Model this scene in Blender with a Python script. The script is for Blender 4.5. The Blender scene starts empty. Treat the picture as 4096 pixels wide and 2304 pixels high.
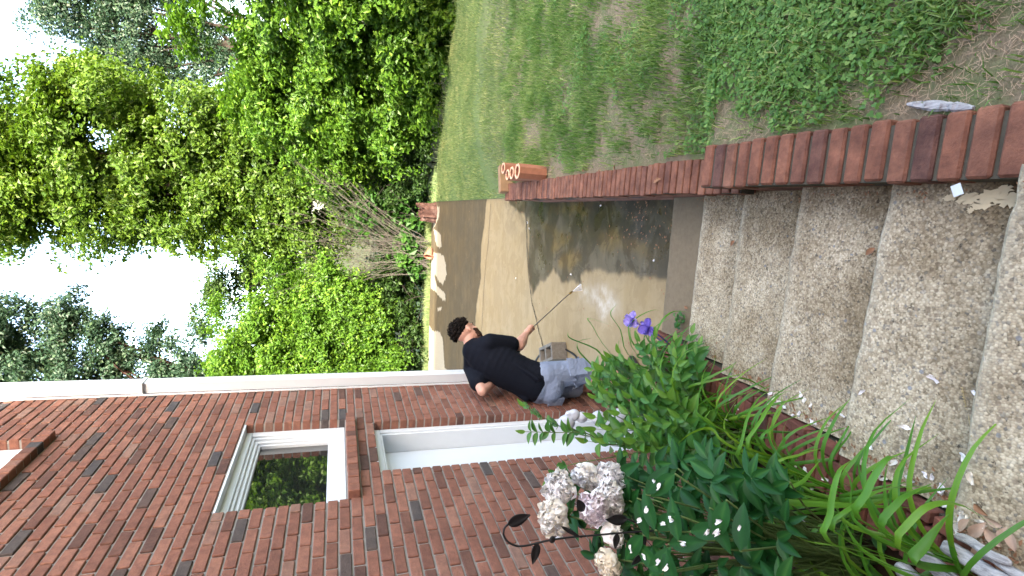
import bpy, bmesh, math, random
import numpy as np
from mathutils import Vector, Matrix, Euler
random.seed(7); RNG = np.random.default_rng(7)
R = math.radians
C = bpy.context.scene.collection
S = bpy.context.scene
# ------------------------------------------------------------------ camera (phone held sideways: world up is picture left)
PITCH = R(18.5); ROLL = R(1.26); FPX = 530.0
cam = bpy.data.cameras.new('camera'); cam_o = bpy.data.objects.new('camera', cam); C.objects.link(cam_o)
cam.sensor_fit = 'HORIZONTAL'; cam.sensor_width = 36; cam.lens = 36*FPX/1024; cam.clip_start = .02; cam.clip_end = 2000
fw = Vector((0, math.cos(PITCH), -math.sin(PITCH))); dn = Vector((0, -math.sin(PITCH), -math.cos(PITCH))); rt = Vector((1, 0, 0))
# upright axes rolled, then the picture's right = upright down, picture's up = upright right
u_ax = rt*math.cos(ROLL) - dn*math.sin(ROLL); v_ax = rt*math.sin(ROLL) + dn*math.cos(ROLL)
cx, cy, cz = v_ax, u_ax, -fw
cam_o.matrix_world = Matrix(((cx.x, cy.x, cz.x, 0), (cx.y, cy.y, cz.y, 0), (cx.z, cy.z, cz.z, 0), (0, 0, 0, 1)))
S.camera = cam_o
# ------------------------------------------------------------------ light
SUN_EL, SUN_AZ = 25, -17       # sun behind the camera, a little to its right; light travels to +Y
w = bpy.data.worlds.new('World'); S.world = w; w.use_nodes = True
nt = w.node_tree; bg = nt.nodes['Background']; sky = nt.nodes.new('ShaderNodeTexSky'); sky.sky_type = 'NISHITA'
sky.sun_disc = False; sky.sun_elevation = R(SUN_EL); sky.sun_rotation = R(180+SUN_AZ)
sky.dust_density = 3.5; sky.air_density = 1.0; sky.ozone_density = 1.0
tn = nt.nodes.new('ShaderNodeMix'); tn.data_type = 'RGBA'; tn.blend_type = 'MULTIPLY'; tn.inputs[0].default_value = 1; tn.inputs[7].default_value = (1.09, 1.0, .90, 1)   # thin warm haze over the blue
nt.links.new(sky.outputs[0], tn.inputs[6]); nt.links.new(tn.outputs[2], bg.inputs[0]); bg.inputs[1].default_value = 0.15
sun = bpy.data.lights.new('sun', 'SUN'); sun.energy = 2.4; sun.angle = R(.53); sun.color = (1, .94, .84)
so = bpy.data.objects.new('sun', sun); C.objects.link(so)
sd = Vector((math.sin(R(SUN_AZ))*math.cos(R(SUN_EL)), math.cos(R(SUN_AZ))*math.cos(R(SUN_EL)), -math.sin(R(SUN_EL))))
so.rotation_euler = sd.to_track_quat('-Z', 'Y').to_euler()
S.view_settings.view_transform = 'Standard'; S.view_settings.look = 'None'; S.view_settings.gamma = 1
S.view_settings.exposure = 3.3
S.render.engine = 'CYCLES'; S.cycles.max_bounces = 6; S.cycles.transparent_max_bounces = 8
PZ = -2.55      # patio level below the eye
# ------------------------------------------------------------------ picture point -> place in the world (measuring aid)
def ray(dx, dy):
    V = dx/2.5156; U = 576-dy/2.5156; u = U-288; v = V-512
    c, s = math.cos(ROLL), math.sin(ROLL); xr = u*c+v*s; yd = -u*s+v*c
    a, b = xr/FPX, yd/FPX
    return Vector((a, math.cos(PITCH)-b*math.sin(PITCH), -math.sin(PITCH)-b*math.cos(PITCH)))
def onz(dx, dy, z): d = ray(dx, dy); return d*(z/d.z)
def ony(dx, dy, y): d = ray(dx, dy); return d*(y/d.y)
# ------------------------------------------------------------------ helpers
def tag(o, label=None, cat=None, group=None, kind=None):
    if label: o['label'] = label
    if cat: o['category'] = cat
    if group: o['group'] = group
    if kind: o['kind'] = kind
    return o
def empty(name, loc=(0, 0, 0), rz=0):
    o = bpy.data.objects.new(name, None); o.location = loc; o.rotation_euler = (0, 0, rz); o.empty_display_size = .1
    C.objects.link(o); return o
def link(name, me, mat, parent=None):
    o = bpy.data.objects.new(name, me); C.objects.link(o)
    if mat: me.materials.append(mat)
    if parent is not None:
        o.parent = parent; o.matrix_parent_inverse = Matrix.LocRotScale(parent.location, parent.rotation_euler, parent.scale).inverted()
    return o
def mesh_np(name, verts, faces, tint=None, smooth=False):
    """verts (N,3); faces (M,k) array; tint (N,)"""
    verts = np.asarray(verts, dtype=np.float32); faces = np.asarray(faces, dtype=np.int32)
    me = bpy.data.meshes.new(name); me.vertices.add(len(verts)); me.vertices.foreach_set('co', verts.ravel())
    k = faces.shape[1]; me.loops.add(faces.size); me.loops.foreach_set('vertex_index', faces.ravel())
    me.polygons.add(len(faces)); me.polygons.foreach_set('loop_start', np.arange(0, faces.size, k, dtype=np.int32))
    me.polygons.foreach_set('use_smooth', np.full(len(faces), smooth, dtype=bool))
    me.update(calc_edges=True)
    if tint is not None:
        a = me.attributes.new('tint', 'FLOAT', 'POINT'); a.data.foreach_set('value', np.asarray(tint, dtype=np.float32))
    me.validate(); return me
class MB:
    """collects shapes with a tint value for one mesh object"""
    def __init__(s): s.v = []; s.f = []; s.t = []
    def add(s, vs, fs, t=0.5):
        n = len(s.v); s.v += [tuple(v) for v in vs]; s.f += [tuple(i+n for i in f) for f in fs]
        s.t += (list(t) if hasattr(t, '__len__') else [t]*len(vs))
    def box(s, o, ax, ay, az, t=.5, bev=0):
        o, ax, ay, az = map(Vector, (o, ax, ay, az))
        if bev <= 0:
            vs = [o, o+ax, o+ax+ay, o+ay, o+az, o+ax+az, o+ax+ay+az, o+ay+az]
            s.add(vs, [(0, 3, 2, 1), (4, 5, 6, 7), (0, 1, 5, 4), (1, 2, 6, 5), (2, 3, 7, 6), (3, 0, 4, 7)], t); return
        bx, by, bz = ax.normalized()*bev, ay.normalized()*bev, az.normalized()*bev
        bmv = []; idx = {}
        for i in (0, 1):
            for j in (0, 1):
                for k in (0, 1):
                    p = o+ax*i+ay*j+az*k; sx, sy, sz = (1-2*i), (1-2*j), (1-2*k)
                    for a, q in (('x', p+by*sy+bz*sz), ('y', p+bx*sx+bz*sz), ('z', p+bx*sx+by*sy)):
                        idx[(i, j, k, a)] = len(bmv); bmv.append(q)
        F = []
        for i in (0, 1): F.append([idx[(i, 0, 0, 'x')], idx[(i, 1, 0, 'x')], idx[(i, 1, 1, 'x')], idx[(i, 0, 1, 'x')]][::(-1 if i == 0 else 1)])
        for j in (0, 1): F.append([idx[(0, j, 0, 'y')], idx[(1, j, 0, 'y')], idx[(1, j, 1, 'y')], idx[(0, j, 1, 'y')]][::(1 if j == 0 else -1)])
        for k in (0, 1): F.append([idx[(0, 0, k, 'z')], idx[(1, 0, k, 'z')], idx[(1, 1, k, 'z')], idx[(0, 1, k, 'z')]][::(-1 if k == 0 else 1)])
        for i in (0, 1):
            for j in (0, 1): F.append([idx[(i, j, 0, 'x')], idx[(i, j, 1, 'x')], idx[(i, j, 1, 'y')], idx[(i, j, 0, 'y')]])
        for i in (0, 1):
            for k in (0, 1): F.append([idx[(i, 0, k, 'x')], idx[(i, 1, k, 'x')], idx[(i, 1, k, 'z')], idx[(i, 0, k, 'z')]])
        for j in (0, 1):
            for k in (0, 1): F.append([idx[(0, j, k, 'y')], idx[(1, j, k, 'y')], idx[(1, j, k, 'z')], idx[(0, j, k, 'z')]])
        for i in (0, 1):
            for j in (0, 1):
                for k in (0, 1): F.append([idx[(i, j, k, a)] for a in 'xyz'])
        s.add(bmv, F, t)
    def tube(s, pts, r, seg=8, t=.5, cap=True):
        pts = [Vector(p) for p in pts]; n = len(pts); rs = r if hasattr(r, '__len__') else [r]*n
        prev = None; rings = []; vs = []
        for i, p in enumerate(pts):
            d = (pts[min(i+1, n-1)]-pts[max(i-1, 0)]).normalized()
            if prev is None: a = d.orthogonal().normalized()
            else: a = (prev-d*prev.dot(d)).normalized()
            prev = a; b = d.cross(a)
            vs += [p+(a*math.cos(2*math.pi*k/seg)+b*math.sin(2*math.pi*k/seg))*rs[i] for k in range(seg)]
        fs = [(i*seg+k, i*seg+(k+1) % seg, (i+1)*seg+(k+1) % seg, (i+1)*seg+k) for i in range(n-1) for k in range(seg)]
        if cap: fs += [tuple(range(seg))[::-1], tuple((n-1)*seg+k for k in range(seg))]
        s.add(vs, fs, t)
    def ellipsoid(s, c, ax, t=.5, nu=12, nv=8, rough=0):
        c = Vector(c); vs = []; fs = []
        for j in range(nv+1):
            th = math.pi*j/nv
            for i in range(nu):
                ph = 2*math.pi*i/nu; k = 1+(random.uniform(-rough, rough) if rough and 0 < j < nv else 0)
                vs.append(c+(Vector(ax[0])*math.sin(th)*math.cos(ph)+Vector(ax[1])*math.sin(th)*math.sin(ph)+Vector(ax[2])*math.cos(th))*k)
        for j in range(nv):
            for i in range(nu):
                fs.append((j*nu+i, (j+1)*nu+i, (j+1)*nu+(i+1) % nu, j*nu+(i+1) % nu))
        s.add(vs, fs, t)
    def ribbon(s, pts, ws, side, t=.5, fold=.25):
        """strap leaf: centre line pts, half-widths, side vector, V fold"""
        vs = []; fs = []; n = len(pts)
        for i, (p, wd) in enumerate(zip(pts, ws)):
            p = Vector(p); d = (Vector(pts[min(i+1, n-1)])-Vector(pts[max(i-1, 0)])).normalized()
            sd_ = (Vector(side)-d*Vector(side).dot(d)).normalized(); nn = sd_.cross(d)
            vs += [p-sd_*wd+nn*wd*fold, p, p+sd_*wd+nn*wd*fold]
        for i in range(n-1):
            a = i*3; fs += [(a, a+1, a+4, a+3), (a+1, a+2, a+5, a+4)]
        s.add(vs, fs, t)
    def build(s, name, mat, parent=None, smooth=False):
        me = bpy.data.meshes.new(name); me.from_pydata(s.v, [], s.f); 
        a = me.attributes.new('tint', 'FLOAT', 'POINT'); a.data.foreach_set('value', np.asarray(s.t, dtype=np.float32))
        if smooth: me.polygons.foreach_set('use_smooth', np.ones(len(me.polygons), dtype=bool))
        bm = bmesh.new(); bm.from_mesh(me); bmesh.ops.recalc_face_normals(bm, faces=bm.faces); bm.to_mesh(me); bm.free()
        me.update(); return link(name, me, mat, parent)
# ------------------------------------------------------------------ materials
class N:
    def __init__(s, name):
        s.m = bpy.data.materials.new(name); s.m.use_nodes = True; s.t = s.m.node_tree; s.p = s.t.nodes['Principled BSDF']
        s.tc = s.n('ShaderNodeTexCoord')
    def n(s, typ, **kw):
        x = s.t.nodes.new(typ)
        for k, v in kw.items(): setattr(x, k, v)
        return x
    def l(s, a, b): s.t.links.new(a, b)
    def noise(s, scale, detail=4, rough=.55, vec=None, dist=0):
        x = s.n('ShaderNodeTexNoise'); x.inputs['Scale'].default_value = scale; x.inputs['Detail'].default_value = detail
        x.inputs['Roughness'].default_value = rough; x.inputs['Distortion'].default_value = dist
        s.l(vec if vec else s.tc.outputs['Object'], x.inputs['Vector']); return x.outputs['Fac']
    def vor(s, scale, feat='F1', out='Distance', vec=None, rand=1):
        x = s.n('ShaderNodeTexVoronoi', feature=feat); x.inputs['Scale'].default_value = scale; x.inputs['Randomness'].default_value = rand
        s.l(vec if vec else s.tc.outputs['Object'], x.inputs['Vector']); return x.outputs[out]
    def ramp(s, fac, *stops, interp='LINEAR'):
        x = s.n('ShaderNodeValToRGB'); x.color_ramp.interpolation = interp; e = x.color_ramp.elements
        while len(e) < len(stops): e.new(.5)
        for i, (p, c) in enumerate(stops):
            e[i].position = p; e[i].color = (c, c, c, 1) if not hasattr(c, '__len__') else (*c, 1)
        s.l(fac, x.inputs[0]); return x.outputs[0]
    def mix(s, fac, a, b, mode='MIX'):
        x = s.n('ShaderNodeMix', data_type='RGBA', blend_type=mode)
        for sock, v in ((x.inputs[0], fac), (x.inputs[6], a), (x.inputs[7], b)):
            if isinstance(v, (int, float)): sock.default_value = v if sock.type == 'VALUE' else (v, v, v, 1)
            elif isinstance(v, tuple): sock.default_value = (*v, 1)
            else: s.l(v, sock)
        return x.outputs[2]
    def math(s, op, a, b=0, clamp=False):
        x = s.n('ShaderNodeMath', operation=op, use_clamp=clamp)
        for i, v in enumerate((a, b)):
            if isinstance(v, (int, float)): x.inputs[i].default_value = v
            else: s.l(v, x.inputs[i])
        return x.outputs[0]
    def attr(s, name='tint'):
        x = s.n('ShaderNodeAttribute'); x.attribute_name = name; return x.outputs['Fac']
    def bump(s, h, strength=.3, dist=.01):
        x = s.n('ShaderNodeBump'); x.inputs['Strength'].default_value = strength; x.inputs['Distance'].default_value = dist
        s.l(h, x.inputs['Height']); s.l(x.outputs[0], s.p.inputs['Normal'])
    def col(s, c):
        if isinstance(c, tuple): s.p.inputs['Base Color'].default_value = (*c, 1)
        else: s.l(c, s.p.inputs['Base Color'])
        return s
    def rough(s, r, spec=.5):
        if isinstance(r, (int, float)): s.p.inputs['Roughness'].default_value = r
        else: s.l(r, s.p.inputs['Roughness'])
        s.p.inputs['Specular IOR Level'].default_value = spec; return s
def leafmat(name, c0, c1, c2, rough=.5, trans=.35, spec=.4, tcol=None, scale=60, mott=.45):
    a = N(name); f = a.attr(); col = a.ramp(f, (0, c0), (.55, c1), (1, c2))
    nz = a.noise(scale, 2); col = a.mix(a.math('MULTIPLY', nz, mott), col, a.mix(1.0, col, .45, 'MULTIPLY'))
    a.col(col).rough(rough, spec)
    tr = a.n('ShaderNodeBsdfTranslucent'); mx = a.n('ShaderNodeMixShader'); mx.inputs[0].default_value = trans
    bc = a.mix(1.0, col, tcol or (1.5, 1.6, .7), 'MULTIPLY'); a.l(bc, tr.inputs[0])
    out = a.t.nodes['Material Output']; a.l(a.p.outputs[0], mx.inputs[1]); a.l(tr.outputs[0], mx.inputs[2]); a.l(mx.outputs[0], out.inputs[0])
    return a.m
def plain(name, c, rough=.6, spec=.4, nscale=0, amt=.25, bump=0, metal=0):
    a = N(name)
    if nscale:
        nz = a.noise(nscale, 5); a.col(a.mix(nz, tuple(x*(1-amt) for x in c), tuple(min(1, x*(1+amt)) for x in c)))
        if bump: a.bump(nz, bump, .004)
    else: a.col(c)
    a.rough(rough, spec); a.p.inputs['Metallic'].default_value = metal; return a.m
def brickmat(name, stops, dirt=.35):
    a = N(name); f = a.attr(); col = a.ramp(f, *stops)
    n1 = a.noise(9, 6, .6); n2 = a.noise(70, 4, .7); n3 = a.noise(2.0, 3)
    sm_ = a.noise(22, 5, .7); col = a.mix(a.ramp(sm_, (.4, 0), (.62, .55)), col, a.mix(1.0, col, (.55, .55, .62), 'MULTIPLY')); col = a.mix(a.ramp(n1, (.35, 0), (.75, dirt)), col, a.mix(1.0, col, (.38, .36, .40), 'MULTIPLY'))
    col = a.mix(a.ramp(n2, (.3, 0), (.8, .5)), col, a.mix(1.0, col, (1.35, 1.25, 1.15), 'MULTIPLY'))
    sp = a.ramp(a.noise(38, 5, .75), (.68, 0), (.76, .35)); col = a.mix(sp, col, (.30, .25, .22))
    col = a.mix(a.ramp(n3, (.4, 0), (.7, .25)), col, a.mix(1.0, col, (.6, .55, .55), 'MULTIPLY'))
    a.col(col).rough(.88, .25); a.bump(a.math('ADD', n2, a.math('MULTIPLY', n1, .5)), .7, .008); return a.m
M = {}
M['brick'] = brickmat('house_brick', ((0, (.075, .072, .075)), (.06, (.095, .078, .072)), (.14, (.12, .066, .053)), (.35, (.20, .094, .068)), (.6, (.245, .113, .081)), (.85, (.285, .14, .10)), (1, (.255, .155, .12))))
M['cap'] = brickmat('coping_brick', ((0, (.13, .075, .065)), (.5, (.26, .115, .072)), (1, (.31, .155, .10))), 1.0)
M['edge'] = brickmat('edging_brick', ((0, (.16, .08, .065)), (.5, (.27, .10, .07)), (1, (.36, .15, .10))), .7)
a = N('mortar'); a.col(a.mix(a.noise(25, 5), (.20, .19, .18), (.34, .32, .30))).rough(.95, .2); a.bump(a.noise(120, 3), .5, .004); M['mortar'] = a.m
a = N('dark_mortar'); a.col(a.mix(a.noise(18, 5), (.03, .028, .02), (.11, .10, .075))).rough(.95, .2); a.bump(a.noise(90, 3), .6, .006); M['dmortar'] = a.m
M['white'] = plain('white_paint', (.60, .65, .70), .45, .4, 14, .05)
M['spout'] = plain('white_gutter_metal', (.55, .60, .66), .4, .5, 5, .06)
M['glass'] = plain('dark_window_glass', (.012, .014, .013), .015, .9); M['glass'].node_tree.nodes['Principled BSDF'].inputs['IOR'].default_value = 2.1
M['iron'] = plain('black_iron', (.012, .012, .013), .55, .4, 30, .3, .2)
M['steel'] = plain('lance_steel', (.22, .20, .18), .4, .5, 30, .2, 0, .6)
M['brass'] = plain('brass', (.25, .16, .05), .4, .5, 0, 0, 0, .7)
M['rubber'] = plain('black_rubber', (.02, .02, .02), .5, .4)
M['terra'] = plain('terracotta', (.30, .13, .08), .8, .3, 22, .3, .3)
M['terra_cut'] = plain('terracotta_rim', (.72, .42, .27), .8, .3, 40, .15)
M['shirt'] = plain('navy_cotton', (.0035, .005, .010), .85, .15, 60, .3, .2)
M['soil'] = plain('bed_soil', (.045, .028, .018), .95, .1, 30, .6, .8)
M['bark'] = plain('bark', (.026, .021, .017), .9, .2, 18, .5, .8)
M['twig'] = plain('dry_twig', (.075, .066, .055), .85, .2, 20, .3)
M['stem'] = plain('green_stem', (.10, .16, .05), .6, .3, 20, .3)
M['straw'] = plain('straw', (.42, .33, .17), .8, .2, 30, .3)
M['deadleaf'] = plain('dead_leaf', (.30, .16, .09), .8, .2, 40, .5)
M['skin'] = plain('skin', (.52, .29, .22), .5, .4, 18, .14, .05)
a = N('skin_face'); M['shoe'] = plain('dark_shoe', (.03, .03, .03), .7, .3); M['hair'] = plain('dark_curly_hair', (.008, .006, .005), .8, .12, 90, .6, .6)
M['beard'] = plain('brown_beard', (.045, .020, .011), .7, .3, 120, .5, .5)
a = N('blue_grey_shorts'); a.col(a.mix(a.noise(7, 5), (.13, .165, .25), (.25, .30, .40))).rough(.9, .2); a.bump(a.noise(14, 6, .5, dist=1.2), .6, .03); M['shorts'] = a.m
a = N('block_concrete'); a.col(a.mix(a.noise(30, 5), (.10, .09, .075), (.27, .25, .21))).rough(.95, .2); a.bump(a.noise(120, 3), .6, .004); M['block'] = a.m
a = N('weathered_wood'); vm = a.n('ShaderNodeMapping'); vm.inputs['Scale'].default_value = (30, 4, 30); a.l(a.tc.outputs['Object'], vm.inputs[0])
g = a.noise(3, 6, .7, vm.outputs[0]); a.col(a.ramp(g, (.3, (.16, .15, .15)), (.5, (.40, .40, .41)), (.75, (.62, .62, .63)))).rough(.9, .2); a.bump(g, .8, .01); M['drift'] = a.m
a = N('rotten_stump'); g = a.noise(5, 6, .7); a.col(a.ramp(g, (.3, (.02, .011, .009)), (.5, (.055, .028, .022)), (.8, (.15, .10, .085)))).rough(.95, .1); a.bump(g, 1, .04); M['stump'] = a.m
a = N('plastic_rag'); a.col(a.mix(a.noise(9, 4), (.40, .44, .52), (.55, .58, .64))).rough(.7, .3); a.bump(a.noise(14, 5, .6, dist=1.5), .6, .02); M['rag'] = a.m
# petals and blooms
M['petal'] = leafmat('white_petal', (.86, .74, .52), (.97, .96, .95), (.96, .86, .90), .6, .12, .3, (1, 1, 1), mott=.03)
M['iris'] = leafmat('iris_petal', (.14, .09, .5), (.34, .26, .8), (.58, .50, .88), .6, .3, .2, (1.2, 1.1, 1.3))
M['spray'] = plain('water_spray', (.9, .92, .95), .6, .3)
# leaves
M['maple'] = leafmat('bright_maple_leaf', (.035, .095, .008), (.085, .18, .014), (.19, .31, .025), .5, .4, .35)
M['tall'] = leafmat('tall_tree_leaf', (.03, .07, .007), (.07, .135, .012), (.15, .23, .022), .5, .4, .35)
M['cool'] = leafmat('bluish_leaf', (.016, .042, .026), (.034, .075, .042), (.07, .12, .05), .5, .3, .4, (1.3, 1.5, 1.0))
M['dark'] = leafmat('undergrowth_leaf', (.014, .035, .007), (.032, .07, .012), (.065, .12, .02), .55, .3, .3)
M['sapling'] = leafmat('sapling_leaf', (.022, .07, .012), (.045, .12, .018), (.09, .18, .03), .5, .3, .3)
M['lily'] = leafmat('daylily_leaf', (.035, .13, .016), (.085, .25, .022), (.22, .38, .03), .4, .3, .4, scale=25)
M['peony'] = leafmat('peony_leaf', (.007, .045, .012), (.018, .10, .020), (.07, .20, .04), .45, .18, .25, (1.3, 1.6, .7), scale=22)
M['vine'] = leafmat('vine_leaf', (.04, .13, .03), (.07, .22, .045), (.17, .34, .06), .38, .3, .45, scale=22)
M['grass'] = leafmat('grass_blade', (.08, .17, .04), (.20, .33, .085), (.46, .49, .23), .55, .3, .3, scale=8)
M['fargrass'] = leafmat('far_grass_blade', (.14, .22, .085), (.25, .33, .13), (.44, .43, .22), .6, .3, .3, scale=3)
M['clover'] = leafmat('clover_leaf', (.06, .16, .03), (.13, .28, .055), (.25, .40, .10), .5, .25, .3, scale=30)
M['thatch'] = plain('dry_thatch', (.42, .31, .205), .9, .1, 40, .45)

# ------------------------------------------------------------------ the land
def lawn_edge(x): return 14.85-(x-2.2)*1.03
def lawn_z(x, y):
    x = np.asarray(x, float); y = np.asarray(y, float)
    xi = .32+(y-.93)*.147                       # wall line
    q_ = np.clip((x-xi-.25)/.6, 0, 1); z = np.interp(y, [-5, 2.24, 2.42, 6.5, 10, 15], [-1.79, -1.80, -2.04, -2.07, -2.30, -2.56])*(1-q_)+q_*np.interp(y, [-5, 1.6, 4.2, 6.5, 10, 15], [-1.79, -1.81, -2.0, -2.07, -2.30, -2.56])
    z = z+.03*np.sin(x*1.7+y*.9)*np.clip((x-xi-.6)/2, 0, 1)+.02*np.sin(x*4.1-y*3.3)*np.clip((x-xi-.4), 0, 1)
    k_ = np.clip((y-6.45)/.5, 0, 1)*np.clip(1-(x-wall_in_np(y)-.1)/.9, 0, 1); z = z*(1-k_)+(PZ+.012)*k_
    over = np.clip(y-(14.85-(x-2.2)*1.03), 0, 50); return z-over*.18
def grid(name, x0, x1, y0, y1, nx, ny, zf, mat, keep=None):
    X, Y = np.meshgrid(np.linspace(x0, x1, nx), np.linspace(y0, y1, ny)); Z = zf(X, Y)
    V = np.stack([X.ravel(), Y.ravel(), Z.ravel()], 1); i = np.arange(nx*ny).reshape(ny, nx)
    F = np.stack([i[:-1, :-1].ravel(), i[:-1, 1:].ravel(), i[1:, 1:].ravel(), i[1:, :-1].ravel()], 1)
    if keep is not None:
        c = V[F].mean(1); F = F[keep(c[:, 0], c[:, 1])]
        used = np.unique(F); mp = -np.ones(len(V), int); mp[used] = np.arange(len(used)); V = V[used]; F = mp[F]
    return V, F
def wall_in(y): return .321+(y-.93)*.1463 if y < 2.6 else .578+(y-2.615)*.138
def wall_in_np(y): return np.where(y < 2.6, .321+(y-.93)*.1463, .578+(y-2.615)*.138)
def noise2(x, y, seed=0, octs=4, base=1.0):
    r = np.random.default_rng(100+seed); out = 0; amp = 1; tot = 0
    for o in range(octs):
        for k in range(3):
            a_ = r.uniform(0, 6.28); f_ = base*2**o*r.uniform(.7, 1.4); p_ = r.uniform(0, 6.28); q_ = r.uniform(0, 6.28)
            out = out+amp*np.sin((x*math.cos(a_)+y*math.sin(a_))*f_+p_+1.3*np.sin((x*math.sin(a_)-y*math.cos(a_))*f_*.8+q_)); tot += amp
        amp *= .6
    return out/tot*1.8
a = N('lawn_soil'); n1 = a.noise(2.2, 5, .6); n2 = a.noise(60, 5, .7)
geo = a.n('ShaderNodeSeparateXYZ'); a.l(a.tc.outputs['Object'], geo.inputs[0])
far = a.ramp(a.math('MULTIPLY', geo.outputs[1], .07), (.3, 0), (.62, 1))
soil = a.mix(n2, (.17, .125, .085), (.36, .285, .20)); green = a.mix(n2, (.09, .14, .05), (.18, .24, .09))
cov = a.ramp(a.noise(5, 5, .6), (.42, .1), (.6, .75)); cov = a.math('MAXIMUM', cov, far)
a.col(a.mix(cov, soil, green)).rough(.95, .1); a.bump(n2, .8, .02); M['lawn'] = a.m
V_, F_ = grid('lawn', 0, 1, -5, 24, 220, 290, lambda x, y: 0*x, None)
V_[:, 0] = wall_in_np(V_[:, 1])+.1+22*V_[:, 0]**1.8; V_[:, 2] = lawn_z(V_[:, 0], V_[:, 1])
o = link('lawn', mesh_np('lawn', V_, F_, None, True), M['lawn']); tag(o, kind='structure')
a = N('woodland_floor'); a.col(a.mix(a.noise(3, 6), (.03, .03, .015), (.08, .09, .03))).rough(.95, .1); M['floor'] = a.m
V_, F_ = grid('ground', -300, 300, -60, 500, 60, 60, lambda x, y: -3.3+0*x, None)
tag(link('ground', mesh_np('ground', V_, F_), M['floor']), kind='structure')
# strip of rough ground beyond the patio
V_, F_ = grid('verge', -12, 3.4, 14.7, 22, 40, 30, lambda x, y: PZ-.04-np.clip(y-15, 0, 9)*.09+.02*np.sin(x*3), None)
tag(link('verge', mesh_np('verge', V_, F_), M['lawn']), kind='structure')

# patio with its wet, dirty and washed areas (stains and paler patches held as point data on the slab)
def cp(pts): return [tuple(onz(1037.7+x*.28213, 471.7+y*.28213, PZ)[:2]) for x, y in pts]
def inpoly(X, Y, poly):
    c = np.zeros(X.shape, bool); n = len(poly)
    for i in range(n):
        x1, y1 = poly[i]; x2, y2 = poly[(i+1) % n]
        if y1 == y2: continue
        c ^= ((y1 > Y) != (y2 > Y)) & (X < (x2-x1)*(Y-y1)/(y2-y1)+x1)
    return c
def soft(A, k):
    for _ in range(k): 
        A = (A+np.roll(A, 1, 0)+np.roll(A, -1, 0)+np.roll(A, 1, 1)+np.roll(A, -1, 1))/5
    return A
px0, px1, py0, py1 = -5.5, 2.3, 2.9, 14.9; st = .022
nx, ny = int((px1-px0)/st), int((py1-py0)/st)
V_, F_ = grid('patio', px0, px1, py0, py1, nx, ny, lambda x, y: PZ+.006*np.sin(x*1.1+.5)*np.sin(y*.8), None)
X = V_[:, 0].reshape(ny, nx); Y = V_[:, 1].reshape(ny, nx)
wx_ = X+.05*noise2(X, Y, 1, 5, 3.5)+.02*noise2(X, Y, 11, 3, 24); wy_ = Y+.07*noise2(X, Y, 2, 5, 3.0)+.02*noise2(X, Y, 12, 3, 24)
dirty = inpoly(wx_, wy_, cp([(100, -100), (690, 60), (660, 150), (640, 350), (612, 500), (604, 800), (578, 1050), (570, 1200), (545, 1500), (480, 2300), (60, 2300)])).astype(float)
dry = np.zeros_like(X, bool)  # mask of paler patches along the far rim of the slab
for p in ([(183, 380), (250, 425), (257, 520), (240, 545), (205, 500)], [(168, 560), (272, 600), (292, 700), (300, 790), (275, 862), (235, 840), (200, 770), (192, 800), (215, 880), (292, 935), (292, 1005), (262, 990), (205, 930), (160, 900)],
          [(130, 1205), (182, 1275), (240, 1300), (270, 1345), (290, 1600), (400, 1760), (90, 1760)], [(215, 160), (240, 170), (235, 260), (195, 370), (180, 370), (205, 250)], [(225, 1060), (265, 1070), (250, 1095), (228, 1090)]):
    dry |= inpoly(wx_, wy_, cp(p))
wet = inpoly(wx_, wy_, cp([(1040, 330), (990, 250), (860, 130), (860, 60), (1600, 60), (2400, 60), (2400, 350), (2330, 690), (2290, 850), (1900, 780), (1640, 740), (1510, 770), (1505, 860), (1350, 820), (1310, 840), (1250, 730), (1180, 850), (1130, 860), (1075, 960), (1050, 850), (1030, 600)])).astype(float)
pud = inpoly(wx_, wy_, cp([(1480, 330), (1600, 180), (1800, 60), (2150, 60), (2260, 250), (2200, 440), (2080, 460), (1900, 400), (1750, 340), (1600, 345)])).astype(float)
gold = np.zeros_like(X)
for p in ([(1170, 130), (1590, 140), (1590, 235), (1200, 240)], [(1640, 380), (1760, 340), (1850, 420), (2090, 470), (2100, 600), (1870, 560), (1660, 560)], [(1290, 640), (1420, 540), (1500, 560), (1510, 640), (1420, 760), (1310, 740)], [(2150, 150), (2400, 120), (2340, 420), (2230, 330)], [(1150, 370), (1260, 440), (1230, 560), (1300, 560), (1450, 380), (1360, 420), (1200, 340)]):
    gold += inpoly(wx_+.03*noise2(X, Y, 9, 3, 6), wy_, cp(p))
pale = inpoly(wx_, wy_, cp([(1460, 960), (1700, 880), (1800, 960), (1860, 1090), (1770, 1090), (1700, 1160), (1640, 1080), (1660, 1010), (1560, 1010)])).astype(float)
wet = soft(wet, 1); pud = soft(pud, 6); gold = soft(gold, 3); pale = soft(pale, 14); dirty = soft(dirty, 1)
def line_at(pts, wid):
    d = np.full(X.shape, 9.)
    for (x1, y1), (x2, y2) in zip(pts[:-1], pts[1:]):
        L = (x2-x1)**2+(y2-y1)**2; t = np.clip(((X-x1)*(x2-x1)+(Y-y1)*(y2-y1))/L, 0, 1)
        d = np.minimum(d, np.hypot(X-x1-t*(x2-x1), Y-y1-t*(y2-y1)))
    return d < wid
me = mesh_np('patio', V_, F_, None, True)
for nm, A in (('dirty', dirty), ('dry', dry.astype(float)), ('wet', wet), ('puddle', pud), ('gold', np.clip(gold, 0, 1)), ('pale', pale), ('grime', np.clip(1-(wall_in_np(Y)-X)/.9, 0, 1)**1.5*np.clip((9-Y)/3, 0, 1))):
    at = me.attributes.new(nm, 'FLOAT', 'POINT'); at.data.foreach_set('value', A.ravel().astype(np.float32))
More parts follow.
